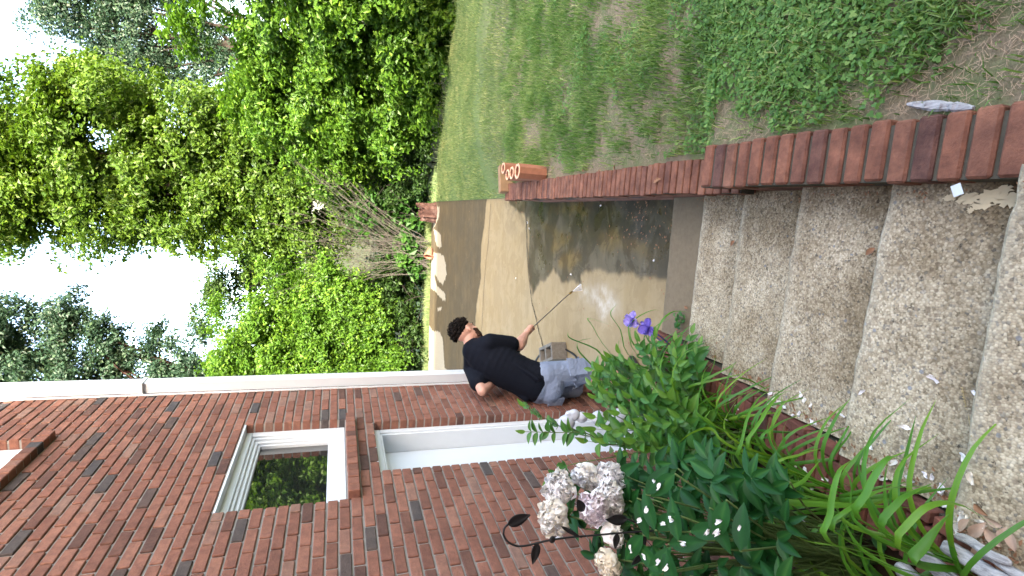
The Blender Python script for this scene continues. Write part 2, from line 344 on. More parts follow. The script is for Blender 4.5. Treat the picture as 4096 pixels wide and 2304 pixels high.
a = N('patio_concrete'); sm = a.noise(1.3, 6, .6); fn = a.noise(28, 6, .7); vm = a.n('ShaderNodeMapping'); vm.inputs['Scale'].default_value = (.35, 3.0, 1); a.l(a.tc.outputs['Object'], vm.inputs[0])
strk = a.noise(2.2, 6, .65, vm.outputs[0])
base = a.mix(strk, (.27, .195, .088), (.40, .31, .168)); base = a.mix(a.ramp(sm, (.35, 0), (.7, .45)), base, (.37, .31, .205)); base = a.mix(a.math('MULTIPLY', fn, .35), base, (.22, .17, .10))
dcol = a.mix(strk, (.060, .045, .022), (.155, .118, .064)); dcol = a.mix(a.ramp(a.noise(1.8, 6, .7), (.42, 0), (.58, .7)), dcol, (.075, .062, .038)); base = a.mix(a.attr('dirty'), base, dcol)
base = a.mix(a.math('MULTIPLY', a.attr('pale'), a.ramp(a.noise(9, 5, .6), (.35, .1), (.65, .8))), base, (.56, .52, .45))
wv = a.attr('wet'); wcol = a.mix(strk, (.075, .058, .032), (.165, .13, .078)); base = a.mix(wv, base, wcol)
base = a.mix(a.math('MULTIPLY', a.attr('gold'), a.ramp(a.noise(4, 5, .6), (.3, .3), (.7, .8))), base, a.mix(strk, (.15, .092, .018), (.27, .175, .05)))
base = a.mix(a.math('MULTIPLY', a.attr('puddle'), a.ramp(a.noise(6, 5, .7), (.35, .35), (.6, .9))), base, a.mix(fn, (.035, .03, .018), (.10, .08, .05)))
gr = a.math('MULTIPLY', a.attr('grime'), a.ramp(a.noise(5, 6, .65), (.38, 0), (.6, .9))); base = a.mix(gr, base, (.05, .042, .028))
mo = a.ramp(a.noise(3.3, 7, .7, dist=.6), (.45, 0), (.52, .72)); base = a.mix(a.math('MULTIPLY', mo, a.math('ADD', .35, wv)), base, a.mix(1.0, base, (.6, .55, .46), 'MULTIPLY'))
base = a.mix(a.attr('dry'), base, a.mix(fn, (.25, .225, .17), (.40, .37, .29)))  # paler concrete tone inside the far patches
spk = a.ramp(a.noise(75, 3, .6), (.73, 0), (.77, .7)); base = a.mix(a.math('MULTIPLY', spk, .5), base, (.07, .055, .035))
a.col(base); wr = a.math('MAXIMUM', wv, a.attr('puddle')); rr = a.mix(wr, .85, a.ramp(a.noise(3, 4), (.35, .22), (.65, .5))); a.l(rr, a.p.inputs['Roughness']); a.p.inputs['Specular IOR Level'].default_value = .3
a.bump(fn, .25, .003); M['patio'] = a.m
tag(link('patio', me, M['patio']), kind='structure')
mb = MB(); mb.box((-5.5, 14.88, PZ-.6), (7.8, 0, 0), (0, .05, 0), (0, 0, .59)); tag(mb.build('patio_edge', M['block']), kind='structure')
# the cracked joint across the patio
mb = MB(); pts = cp([(1012, 130), (1020, 400), (1028, 600), (1032, 700), (1046, 830), (1060, 950), (1070, 1030), (1092, 1110), (1110, 1180), (1132, 1290), (1152, 1350), (1172, 1449), (1195, 1600), (1230, 1800)])
pp = []
for (x1, y1), (x2, y2) in zip(pts[:-1], pts[1:]):
    for k in range(8):
        t = k/8; pp.append(Vector((x1+(x2-x1)*t, y1+(y2-y1)*t+random.uniform(-.008, .008), PZ+.009)))
mb.ribbon(pp, [random.uniform(.004, .011) for _ in pp], (0, 1, 0), .5, 0)
pts = cp([(700, 150), (680, 500), (660, 650), (640, 900), (625, 1200), (600, 1600)]); mb.ribbon([Vector((x, y, PZ+.009)) for x, y in pts], [.006]*6, (0, 1, 0), .5, 0)
tag(mb.build('patio_joint', plain('joint_dirt', (.05, .04, .03), .95, .1)), kind='structure')

# steps ---------------------------------------------------------------------
def left_edge(y): return -.674+.156*(y-1.076)
nos = [((.701, 3.414), (-.208, 3.533)), ((.612, 2.899), (-.312, 3.032)), ((.547, 2.391), (-.449, 2.535)), ((.469, 1.88), (-.517, 2.056)), ((.391, 1.369), (-.618, 1.558)), ((.304, .931), (-.674, 1.076)), ((.25, .43), (-.73, .57)), ((.2, -.1), (-.8, .03))]
a = N('exposed_aggregate'); vo = a.vor(125, out='Color'); vd = a.vor(125); vo2 = a.vor(48, out='Color'); vd2 = a.vor(48); sp = a.n('ShaderNodeSeparateColor'); a.l(vo, sp.inputs[0]); sp2 = a.n('ShaderNodeSeparateColor'); a.l(vo2, sp2.inputs[0])
peb = a.ramp(sp.outputs[0], (0, (.26, .215, .145)), (.15, (.43, .36, .245)), (.5, (.54, .46, .325)), (.85, (.70, .62, .455)), (1, (.22, .205, .175)))
big = a.ramp(sp2.outputs[0], (0, (.34, .28, .20)), (.8, (.50, .45, .36)), (.93, (.30, .31, .32)), (1, (.26, .26, .29)), interp='CONSTANT')
col = a.mix(a.math('MULTIPLY', a.math('GREATER_THAN', sp2.outputs[1], .72), a.ramp(vd2, (.3, 1), (.42, 0))), peb, big)
gap = a.ramp(vd, (.42, 0), (.75, 1)); col = a.mix(a.math('MULTIPLY', gap, .35), col, (.16, .13, .09))
dn_ = a.noise(2.6, 7, .7); col = a.mix(a.ramp(dn_, (.42, 0), (.62, .8)), col, a.mix(1.0, col, (.50, .45, .38), 'MULTIPLY'))
pit = a.ramp(a.noise(40, 5, .8), (.585, 0), (.66, .85)); col = a.mix(pit, col, (.06, .05, .038))
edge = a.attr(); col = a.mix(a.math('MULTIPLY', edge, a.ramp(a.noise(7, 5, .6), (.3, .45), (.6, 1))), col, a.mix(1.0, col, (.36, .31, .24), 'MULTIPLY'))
lt = a.attr('nose'); col = a.mix(a.math('MULTIPLY', lt, .5), col, (.56, .50, .385))
a.col(col).rough(.92, .2); a.bump(a.math('ADD', a.math('MULTIPLY', vd, -1.0), a.math('MULTIPLY', pit, -.8)), .5, .004); M['agg'] = a.m
a = N('smooth_step'); fn = a.noise(30, 5, .7); a.col(a.mix(fn, (.13, .10, .062), (.25, .20, .13))).rough(.8, .3); a.bump(fn, .4, .004); M['step0'] = a.m
for i in range(7):
    zt = -2.415+.135*i; (xr, yr), (xl, yl) = nos[i]; (xr2, yr2), (xl2, yl2) = nos[i+1]
    sl = (yl-yr)/(xl-xr); xL = left_edge(yl)-.02; yL = yr+sl*(xL-xr); sl2 = (yl2-yr2)/(xl2-xr2)
    xR = xr+.06; yR = yr-.06*-sl
    nu, nv = 60, 26; VV = []; TT = []; NN = []
    for v in range(nv+1):
        t = v/nv
        for u in range(nu+1):
            s_ = u/nu
            x_f = xR+(xL-xR)*s_; y_f = yr+sl*(x_f-xr); xb = (xr2+.06)+(left_edge(yl2)-.02-xr2-.06)*s_; y_b = yr2+sl2*(xb-xr2)-.05
            x = x_f+(xb-x_f)*t; y = y_f+(y_b-y_f)*t; dz = 0
            n_ = float(noise2(np.array(x), np.array(y), 4, 4, 4)); n3 = float(noise2(np.array(x), np.array(y), 5, 3, 22))
            if v == 0: y -= 0; y += .005*n3+.003*n_; dz = -.007
            if v == 1: y = y_f-.010+.003*n3; dz = -.001
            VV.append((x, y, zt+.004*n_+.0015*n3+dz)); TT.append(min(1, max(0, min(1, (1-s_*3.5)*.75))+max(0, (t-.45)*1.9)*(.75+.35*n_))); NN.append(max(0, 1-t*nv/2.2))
    base_n = len(VV)
    for u in range(nu+1): x, y, z = VV[u]; VV.append((x, y-.006*random.random(), zt-.16)); TT.append(.3)
    FF = [(v*(nu+1)+u, v*(nu+1)+u+1, (v+1)*(nu+1)+u+1, (v+1)*(nu+1)+u) for v in range(nv) for u in range(nu)] + [(u+1, u, base_n+u, base_n+u+1) for u in range(nu)]
    # left side skirt
    b2 = len(VV)
    for v in range(nv+1): x, y, z = VV[v*(nu+1)+nu]; VV.append((x, y, zt-.3)); TT.append(.5)
    FF += [(v*(nu+1)+nu, (v+1)*(nu+1)+nu, b2+v+1, b2+v) for v in range(nv)]
    me_ = mesh_np('step', VV, FF, TT, True); at_ = me_.attributes.new('nose', 'FLOAT', 'POINT'); at_.data.foreach_set('value', np.array(NN+[0]*(len(VV)-len(NN)), dtype=np.float32))
    o = link('step', me_, M['step0'] if i == 0 else M['agg']); tag(o, kind='structure')

# ------------------------------------------------------------------ the brick house
TA = .2; ca, sa = math.cos(math.atan(TA)), math.sin(math.atan(TA))
WC = Vector((-.856, 4.537, 0)); WD = Vector((-sa, -ca, 0)); WN = Vector((ca, -sa, 0)); UP = Vector((0, 0, 1))
def W(s, z, off=0): return WC+WD*s+WN*off+UP*z
house = empty('brick_house', W(0, PZ)); tag(house, 'red brick house with white trimmed window, recessed white door and corner downspout', 'house')
COR = -.15                       # s of the brick corner
ops = [(.565, 1.575, -.09, .56), (.64, 1.315, PZ, -.27), (.60, 1.60, 1.66, 2.75)]   # s0,s1,z0,z1
mb = MB(); random.seed(11); zb = PZ-.03; row = 0; CH = .0605; BL = .180
bt = {}
def brick_t():
    r = random.random()
    return random.uniform(0, .12) if r < .055 else min(1, max(.14, random.gauss(.58, .22)))
while zb < 6.2:
    z0, z1 = zb, zb+CH-.010; s = COR+(0 if row % 2 else -.09)+(0 if row % 2 else 0)
    while s < 9:
        a0, a1 = max(s, COR), s+BL-.010; s += BL; segs = [(a0, a1)]
        for (o0, o1, q0, q1) in ops:
            if z1 > q0+.012 and z0 < q1-.012:
                ns = []
                for b0, b1 in segs:
                    if b1 <= o0+.004 or b0 >= o1-.004: ns.append((b0, b1)); continue
                    if b0 < o0: ns.append((b0, o0))
                    if b1 > o1: ns.append((o1, b1))
                segs = [((o1-.003 if o1-.001 < b0 < o1+.05 else b0), (o0+.003 if o0-.05 < b1 < o0+.001 else b1)) for b0, b1 in ns]
                segs = [(b0, b1) for b0, b1 in segs if not ((b1 == o0+.003 or b0 == o1-.003) and b1-b0 < .035)]
        for b0, b1 in segs:
            if b1-b0 < .015: continue
            pr = random.uniform(-.002, .002); tz = random.uniform(-.0016, .0016); b0 += random.uniform(0, .003) if b0 > COR+.01 and min(abs(b0-q) for q in (1.575, 1.315, 1.60)) > .01 else 0
            # bricks at an opening are full depth so their ends show in the reveal
            deep = .115
            P = W(b0, z0+tz, pr+.004); mb.box(P, WD*(b1-b0), -WN*deep, UP*(z1-z0), brick_t(), .0035)
    zb += CH; row += 1
wall = mb.build('wall', M['brick'], house)
# mortar body, cut round the openings
mb = MB(); ss = sorted({COR+.003, 9} | {v for o_ in ops for v in o_[:2]}); zz = sorted({PZ-.05, 6.2} | {v for o_ in ops for v in o_[2:]})
for i in range(len(ss)-1):
    for j in range(len(zz)-1):
        cs, cz_ = (ss[i]+ss[i+1])/2, (zz[j]+zz[j+1])/2
        if any(o0 < cs < o1 and q0 < cz_ < q1 for o0, o1, q0, q1 in ops): continue
        P = W(ss[i], zz[j], -.006); mb.box(P, WD*(ss[i+1]-ss[i]), -WN*.102, UP*(zz[j+1]-zz[j]))
mb.build('mortar', M['mortar'], house)
# body behind the face, then an unseen wing added to shade the yard
mb = MB(); f_ = PLN = None
for i in range(len(ss)-1):
    for j in range(len(zz)-1):
        cs, cz_ = (ss[i]+ss[i+1])/2, (zz[j]+zz[j+1])/2
        if any(o0 < cs < o1 and q0 < cz_ < q1 for o0, o1, q0, q1 in ops): continue
        mb.box(W(ss[i], zz[j], -.12), WD*(ss[i+1]-ss[i]), -WN*.3, UP*(zz[j+1]-zz[j]))
mb.box(W(COR+.05, PZ-.05, -.43), WD*8.9, -WN*7, UP*(6.2-PZ))
a = N('far_brickwork'); bt_ = a.n('ShaderNodeTexBrick'); bt_.inputs['Scale'].default_value = 4.7; bt_.inputs['Color1'].default_value = (.27, .09, .055, 1); bt_.inputs['Color2'].default_value = (.2, .075, .05, 1); bt_.inputs['Mortar'].default_value = (.4, .37, .33, 1); bt_.inputs['Mortar Size'].default_value = .04
bt_.inputs['Brick Width'].default_value = 1; bt_.inputs['Row Height'].default_value = .33
bm_ = a.n('ShaderNodeCombineXYZ'); sx = a.n('ShaderNodeSeparateXYZ'); a.l(a.tc.outputs['Object'], sx.inputs[0]); a.l(a.math('ADD', sx.outputs[0], sx.outputs[1]), bm_.inputs[0]); a.l(sx.outputs[2], bm_.inputs[1]); a.l(bm_.outputs[0], bt_.inputs[0])
a.col(bt_.outputs[0]).rough(.9, .2); M['farbrick'] = a.m
mb.build('rear_wall', M['farbrick'], house)
mb = MB(); mb.box((-8.5, -14, -2.6), (26, 0, 0), (0, 6, 0), (0, 0, 10.6)); mb.build('added_shade_wing', M['farbrick'], house)  # block added out of view, sized to keep sun off patio and wall
mb = MB(); mb.box(W(COR-.35, 6.2, .35), WD*9.4, -WN*7.9, UP*.25); mb.box((-8.8, -14.3, 8.0), (26.6, 0, 0), (0, 6.3, 0), (0, 0, .2)); mb.build('roof', plain('roof_shingle', (.08, .075, .07), .9, .2, 8, .3), house)  # house roof slab, then the cap of the added wing

def frame_ring(mb, s0, s1, z0, z1, wd, off0, off1, sides='tblr', t=.5):
    """a mitre-free ring: posts between head and foot"""
    if 't' in sides: mb.box(W(s0, z1-wd, off0), WD*(s1-s0), WN*(off1-off0), UP*wd, t, .003)
    if 'b' in sides: mb.box(W(s0, z0, off0), WD*(s1-s0), WN*(off1-off0), UP*wd, t, .003)
    zl = z0+(wd if 'b' in sides else 0); zh = z1-(wd if 't' in sides else 0)
    if 'r' in sides: mb.box(W(s0, zl, off0), WD*wd, WN*(off1-off0), UP*(zh-zl), t, .003)
    if 'l' in sides: mb.box(W(s1-wd, zl, off0), WD*wd, WN*(off1-off0), UP*(zh-zl), t, .003)
def window(s0, s1, z0, z1, label=None):
    mb = MB()
    frame_ring(mb, s0+.002, s1-.002, z0+.002, z1-.002, .052, -.17, -.062)
    frame_ring(mb, s0+.054, s1-.054, z0+.054, z1-.054, .018, -.17, -.078)
    frame_ring(mb, s0+.072, s1-.072, z0+.072, z1-.072, .022, -.17, -.095)
    frame_ring(mb, s0+.094, s1-.094, z0+.094, z1-.094, .016, -.17, -.112)
    win = mb.build('window', M['white'], house)
    mb = MB(); mb.box(W(s0+.10, z0+.10, -.16), WD*(s1-s0-.20), WN*.025, UP*(z1-z0-.20)); mb.build('pane', M['glass'], win)
    # caulk line, thin and uneven
    mb = MB(); 
    for k in range(30):
        s = s0+(s1-s0)*k/30; mb.box(W(s, z1-.004-random.uniform(0, .003), -.062), WD*(s1-s0)/30, WN*.004, UP*.007)
    mb.build('caulk', M['white'], win)
    if label: win['label'] = label
    # rowlock brick sill
    mb = MB(); n = 14; wd = (s1-s0)/n
    for k in range(n):
        d_ = random.uniform(-.003, .003); mb.box(W(s0+k*wd, z0-.066, -.055), WD*(wd-.006), WN*(.105+d_), UP*(.062+random.uniform(-.002, .002)), brick_t(), .004)
    sill = mb.build('sill', M['brick'], win)
    mb = MB(); mb.box(W(s0+.004, z0-.063, -.055), WD*(s1-s0-.014), WN*.092, UP*.055); mb.build('sill_mortar', M['mortar'], win)
    return win
window(.565, 1.575, -.09, .56, 'white trimmed square window over the recessed door')
window(.60, 1.60, 1.66, 2.75, 'upper window, only its corner and sill in view')
# soffit of the window recess: thin white lintel angle
mb = MB(); mb.box(W(.567, .548, -.06), WD*1.006, WN*.058, UP*.011); mb.build('lintel', M['white'], house); mb = MB(); mb.box(W(.642, -.282, -.06), WD*.671, WN*.058, UP*.011); mb.build('lintel', M['white'], house)
# door
ds0, ds1, dz0, dz1 = .64, 1.315, PZ+.02, -.27
mb = MB(); frame_ring(mb, ds0+.002, ds1-.002, dz0, dz1-.013, .045, -.13, -.062, 'tlr'); frame_ring(mb, ds0+.047, ds1-.047, dz0, dz1-.058, .015, -.33, -.075, 'tlr')
df = mb.build('door_frame', M['white'], house)
mb = MB(); A0, A1 = ds0+.064, ds1-.064; B1 = dz1-.075
mb.box(W(A0, dz0, -.26), WD*(A1-A0), WN*.045, UP*(B1-dz0), .5, .002)
door = mb.build('door', plain('door_paint', (.58, .64, .70), .5, .4, 9, .04), house); door['label'] = 'white door set deep in the brick wall'
mb = MB(); mb.ellipsoid(W(A1-.06, dz0+.95, -.17), (WD*.026, WN*.026, UP*.026)); mb.tube([W(A1-.06, dz0+.95, -.22), W(A1-.06, dz0+.95, -.18)], .01); mb.build('handle', M['brass'], door, True)
mb = MB(); mb.box(W(ds0, PZ-.03, -.36), WD*(ds1-ds0), WN*.37, UP*.048, .5, .004); mb.build('threshold', M['block'], house)
# interior stop so nothing is seen through the recess
mb = MB(); mb.box(W(.5, PZ, -.42), WD*1.2, WN*.01, UP*5.4); mb.build('lining', M['iron'], house)
# downspout
mb = MB(); s0, s1 = -.14, -.035
prof = [(s0, .012), (s0, .085), (s0+.012, .092), (s0+.03, .092), (s0+.036, .086), (s0+.045, .092), (s0+.06, .092), (s0+.066, .086), (s0+.075, .092), (s1-.012, .092), (s1, .085), (s1, .012)]
zs = [PZ+.12+.25*k for k in range(35)]
VV = [W(s, z, o_) for z in zs for s, o_ in prof]; k = len(prof)
mb.add(VV, [(j*k+i, j*k+(i+1) % k, (j+1)*k+(i+1) % k, (j+1)*k+i) for j in range(len(zs)-1) for i in range(k)])
sp_ = mb.build('downspout', M['spout'], house)
for z in (1.32, -1.9, 4.2):
    mb = MB(); mb.box(W(s0-.004, z, .003), WD*(s1-s0+.008+.02), WN*.094, UP*.03, .5, .002); mb.build('strap', M['white'], sp_)
mb = MB(); mb.box(W(-.014, PZ, .004), WD*.012, WN*.012, UP*8.6); mb.build('corner_caulk', M['white'], house)

# ------------------------------------------------------------------ low brick wall right of the steps
gw = empty('garden_wall', (.6, 2.4, PZ)); tag(gw, 'low red brick wall topped by bricks on edge, stepping down between the lawn and the steps', 'wall')
def coping(y0, y1, ztop, wd, n, mat, name):
    mb = MB(); mm = MB(); ya = y0; L = y1-y0; step = L/n
    for k in range(n):
        ym = y0+step*(k+.5); x = wall_in(ym) if name != 'upper_section' else .321+(ym-.93)*.154
        d = Vector((.15, 1, 0)).normalized(); nr = Vector((1, -.15, 0)).normalized()
        t = min(1, max(.15, random.gauss(.6, .2))); j = random.uniform(-.006, .006)
        g_ = .013 if name == 'upper_section' else .012
        P = Vector((x+j, ym-step/2, ztop-.098+random.uniform(-.002, .002)))
        mb.box(P, d*(step-g_), nr*wd, UP*.098, t, .008 if name == 'upper_section' else .004)
    o = mb.build(name, mat, gw)
    return o
random.seed(3)
up = coping(.28, 2.27, -1.75, .205, 25, M['cap'], 'upper_section'); lo = coping(2.27, 6.36, -2.0, .2, 59, M['cap'], 'lower_section')
mb = MB()
for (y0, y1, zt, g_) in ((.28, 2.262, -1.762, .1), (2.262, 6.352, -2.012, .1)):
    n = 20
    for k in range(n):
        ya, yb = y0+(y1-y0)*k/n, y0+(y1-y0)*(k+1)/n
        f0 = (lambda y: .321+(y-.93)*.154) if y1 < 2.3 else wall_in
        xa, xb = f0(ya)+.008, f0(yb)+.008; z0 = zt-.05
        mb.add([(xa, ya, zt-.085), (xa+.185, ya-.028, zt-.085), (xb+.185, yb-.028, zt-.085), (xb, yb, zt-.085), (xa, ya, zt), (xa+.185, ya-.028, zt), (xb+.185, yb-.028, zt), (xb, yb, zt)], [(0, 3, 2, 1), (4, 5, 6, 7), (0, 1, 5, 4), (1, 2, 6, 5), (2, 3, 7, 6), (3, 0, 4, 7)])
mb.build('mortar', M['dmortar'], gw)
mb = MB(); mm = MB()
for (y0, y1, zt) in ((.28, 2.24, -1.855), (2.3, 6.34, -2.105)):
    z = PZ-.02; r = 0
    while z < zt-.01:
        y = y0-(.1 if r % 2 else 0)
        while y < y1:
            a0, a1 = max(y, y0), min(y+.203, y1); f0 = (lambda q: .321+(q-.93)*.154) if y1 < 2.3 else wall_in
            if a1-a0 > .03:
                h = min(.06, zt-z-.002)
                if h > .01: mb.box((f0(a0)+.02, a0, z), Vector((f0(a1)-f0(a0), a1-a0, 0)), (.16, -.02, 0), (0, 0, h), brick_t(), .003)
            y += .213
        z += .07; r += 1
    k = 20
    for i in range(k):
        ya, yb = y0+(y1-y0)*i/k, y0+(y1-y0)*(i+1)/k; f0 = (lambda q: .321+(q-.93)*.154) if y1 < 2.3 else wall_in
        mm.box((f0(ya)+.026, ya, PZ-.03), Vector((f0(yb)-f0(ya), yb-ya, 0)), (.15, -.02, 0), (0, 0, zt-PZ+.02))
mb.build('base', M['brick'], gw); mm.build('base_mortar', M['mortar'], gw)

# brick edging left of the steps ---------------------------------------------
def bed_z(y): return float(np.interp(y, [.3, 1.05, 3.3, 4.2], [-1.72, -1.84, -2.36, -2.5]))
random.seed(5)
be = MB(); bm2 = MB(); y = .55
while y < 3.45:
    slope = -.225; st_ = .072; d = Vector((.15, 1, slope)).normalized(); nr = Vector((-1, .15, 0)).normalized()
    zt = -1.80-(y-1.05)*.24; x = left_edge(y)-.03; t = min(1, max(0, random.gauss(.5, .3)))
    be.box(Vector((x-.045+random.uniform(-.004, .004), y, zt-.05+random.uniform(-.004, .004))), d*(st_*.86), nr*.16, Vector((.0, .22, 1)).normalized()*.06, t, .005); y += st_
y = .55
while y < 3.45:
    zt = -1.79-(y-1.05)*.24; x = left_edge(y)-.026
    be.box(Vector((x, y, zt-.055)), Vector((.15, 1, -.225)).normalized()*.195, Vector((-1, .15, 0)).normalized()*.042, Vector((0, .22, 1)).normalized()*.058, random.uniform(0, .6), .004); y += .205
edging = be.build('brick_edging', M['edge']); tag(edging, 'sloping row of weathered bricks edging the flower bed beside the steps', 'brick edging')
mm = MB()
for i in range(30):
    ya, yb = .5+i*.1, .6+i*.1; za, zb_ = -1.822-(ya-1.05)*.24, -1.822-(yb-1.05)*.24; xa, xb = left_edge(ya)-.032, left_edge(yb)-.032
    mm.add([(xa, ya, za-.5), (xa-.2, ya, za-.5), (xb-.2, yb, zb_-.5), (xb, yb, zb_-.5), (xa, ya, za), (xa-.2, ya, za), (xb-.2, yb, zb_), (xb, yb, zb_)], [(0, 3, 2, 1), (4, 5, 6, 7), (0, 1, 5, 4), (1, 2, 6, 5), (2, 3, 7, 6), (3, 0, 4, 7)])
mm.build('edging_mortar', M['dmortar'], edging)
V_, F_ = grid('bed', -2.4, .1, -.5, 3.55, 60, 90, lambda x, y: np.interp(y, [.3, 1.05, 3.3, 4.2], [-1.72, -1.84, -2.36, -2.5])+.012*np.sin(x*31+y*17)+.012*np.sin(y*37-x*11), None, keep=lambda x, y: x < -.674+.156*(y-1.076)-.1)
tag(link('flower_bed_soil', mesh_np('bed', V_, F_, None, True), M['soil']), kind='structure')

# ------------------------------------------------------------------ leaves in bulk
def leaves(P, size, nrm, rng, tint, asp=.62, droop=.5, fold=.18):
    """P (N,3) centres, one folded four-point leaf each; returns verts, faces, tint"""
    n = len(P); d = rng.normal(size=(n, 3)); d[:, 2] -= droop; d -= nrm*np.sum(d*nrm, 1, keepdims=True); d /= np.linalg.norm(d, axis=1, keepdims=True)+1e-9
    b = np.cross(nrm, d); L = (size*rng.uniform(.65, 1.25, n))[:, None]
    a0 = P-d*L*.5; a2 = P+d*L*.5; mid = P-d*L*.06
    l1 = mid+b*L*asp*.5+nrm*L*fold; l2 = mid-b*L*asp*.5+nrm*L*fold
    V = np.stack([a0, l1, a2, l2], 1).reshape(-1, 3); i = np.arange(n)*4
    F = np.concatenate([np.stack([i, i+1, i+2], 1), np.stack([i, i+2, i+3], 1)]); return V, F, np.repeat(tint, 4)
def crown(lobes, rng, n_sprays, per, spread, size, out=.75, up=.5, shell=.55, hang=.5, cl=16, cr=.42):
    Vs = []; Fs = []; Ts = []; off = 0; vol = np.array([l[3]*l[4]*l[5] for l in lobes])**(2/3); pr = vol/vol.sum()
    which = rng.choice(len(lobes), n_sprays, p=pr); L = np.array(lobes, float)[which]
    d = rng.normal(size=(n_sprays, 3)); d /= np.linalg.norm(d, axis=1, keepdims=True)
    r = rng.uniform(shell, 1.08, n_sprays)**.8
    bump = 1+.13*np.sin(d[:, 0]*7+which)+.13*np.sin(d[:, 2]*9+which*2)
    K = max(6, n_sprays//cl); kc = rng.integers(0, K, n_sprays); which = which[kc]; L = np.array(lobes, float)[which]; d = d[kc]+rng.normal(size=(n_sprays, 3))*.05; bump = bump[kc]; r0_ = r[kc]
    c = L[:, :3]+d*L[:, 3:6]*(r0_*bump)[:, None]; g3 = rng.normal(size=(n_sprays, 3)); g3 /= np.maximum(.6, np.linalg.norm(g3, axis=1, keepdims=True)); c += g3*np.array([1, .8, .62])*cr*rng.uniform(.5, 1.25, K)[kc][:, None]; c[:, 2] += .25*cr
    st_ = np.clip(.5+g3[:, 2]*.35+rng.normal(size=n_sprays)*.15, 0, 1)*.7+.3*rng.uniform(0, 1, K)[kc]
    # each spray: leaves strung out along a drooping twig
    tw = d*out+rng.normal(size=d.shape)*.45; tw[:, 2] += .1-hang*.6; tw /= np.linalg.norm(tw, axis=1, keepdims=True)
    k = np.repeat(np.arange(n_sprays), per); m = len(k); u = rng.uniform(-.6, 1, m)
    P = c[k]+tw[k]*(u*spread)[:, None]+rng.normal(size=(m, 3))*spread*.22*np.array([1, 1, .6]); P[:, 2] -= hang*spread*.5*np.clip(u, 0, 1)**2
    nr = d[k]*out*.6+rng.normal(size=(m, 3))*.38; nr[:, 2] += up; nr /= np.linalg.norm(nr, axis=1, keepdims=True)
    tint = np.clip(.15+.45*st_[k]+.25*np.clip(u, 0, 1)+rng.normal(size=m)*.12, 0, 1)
    return leaves(P, size, nr, rng, tint)
def limbs(mb, base, top, r0, lobes, rng, extra=6, bend=.25):
    base, top = Vector(base), Vector(top); n = 10; pts = []; ph = rng.uniform(0, 6)
    for i in range(n+1):
        t = i/n; p = base.lerp(top, t); p.x += bend*math.sin(t*4+ph)*t; p.y += bend*.6*math.cos(t*3+ph)*t; pts.append(p)
    mb.tube(pts, [r0*(1-.75*i/n)*(1.25 if i == 0 else 1) for i in range(n+1)], 9)
    for k in range(extra):
        l = lobes[int(rng.integers(len(lobes)))]; tgt = Vector((l[0]+rng.uniform(-.7, .7)*l[3], l[1]+rng.uniform(-.6, .6)*l[4], l[2]+rng.uniform(-.2, .8)*l[5]))
        j = int(rng.integers(2, n-1)); st_ = pts[j]; q = []
        for i in range(8):
            t = i/7; p = st_.lerp(tgt, t); p.z += .25*math.sin(t*3.1)*(tgt-st_).length*.3; p.x += rng.uniform(-.05, .05); q.append(p)
        rr = r0*(1-.7*j/n)*.55; mb.tube(q, [max(.008, rr*(1-.85*i/7)) for i in range(8)], 6)
def tree(name, label, cat, base, top, r0, lobes, mat, seed, n_sprays, per, spread, size, group=None, extra=8, bark=None, **kw):
    rng = np.random.default_rng(seed); root = empty(name, base); tag(root, label, cat, group)
    mb = MB(); limbs(mb, base, top, r0, lobes, rng, extra); mb.build('trunk', bark or M['bark'], root, True)
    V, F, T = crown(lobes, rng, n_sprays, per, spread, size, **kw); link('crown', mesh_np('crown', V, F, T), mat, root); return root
G = 'trees at the edge of the yard'
# bright broad-leaved shrub tree on the right
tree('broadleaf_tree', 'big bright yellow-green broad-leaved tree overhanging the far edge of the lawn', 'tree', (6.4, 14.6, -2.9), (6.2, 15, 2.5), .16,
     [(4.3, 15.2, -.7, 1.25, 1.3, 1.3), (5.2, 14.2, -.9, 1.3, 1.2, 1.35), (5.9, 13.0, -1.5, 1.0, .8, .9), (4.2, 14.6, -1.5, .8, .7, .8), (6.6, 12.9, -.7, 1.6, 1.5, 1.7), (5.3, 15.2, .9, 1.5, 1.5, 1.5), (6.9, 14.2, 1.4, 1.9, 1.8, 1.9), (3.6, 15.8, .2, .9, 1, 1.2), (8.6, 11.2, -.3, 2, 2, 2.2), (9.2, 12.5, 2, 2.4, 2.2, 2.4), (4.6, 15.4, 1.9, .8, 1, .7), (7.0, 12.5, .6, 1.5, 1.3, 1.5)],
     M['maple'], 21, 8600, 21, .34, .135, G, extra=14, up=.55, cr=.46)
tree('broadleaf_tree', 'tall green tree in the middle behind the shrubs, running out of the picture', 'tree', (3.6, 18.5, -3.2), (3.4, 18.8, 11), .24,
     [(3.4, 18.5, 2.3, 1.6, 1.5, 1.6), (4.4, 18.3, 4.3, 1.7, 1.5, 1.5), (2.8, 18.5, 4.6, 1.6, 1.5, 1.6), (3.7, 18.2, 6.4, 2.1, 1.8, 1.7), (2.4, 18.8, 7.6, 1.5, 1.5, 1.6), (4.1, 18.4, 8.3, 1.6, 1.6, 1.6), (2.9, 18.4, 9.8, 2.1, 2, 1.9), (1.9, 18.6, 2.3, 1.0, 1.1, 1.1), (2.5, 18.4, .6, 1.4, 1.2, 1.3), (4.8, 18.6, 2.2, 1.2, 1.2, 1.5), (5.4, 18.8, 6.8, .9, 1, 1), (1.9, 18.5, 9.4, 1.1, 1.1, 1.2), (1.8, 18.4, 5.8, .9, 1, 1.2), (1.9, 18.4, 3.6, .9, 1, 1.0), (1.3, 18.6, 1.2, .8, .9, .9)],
     M['tall'], 22, 7800, 21, .40, .145, G, extra=22, up=.5, cr=.48)
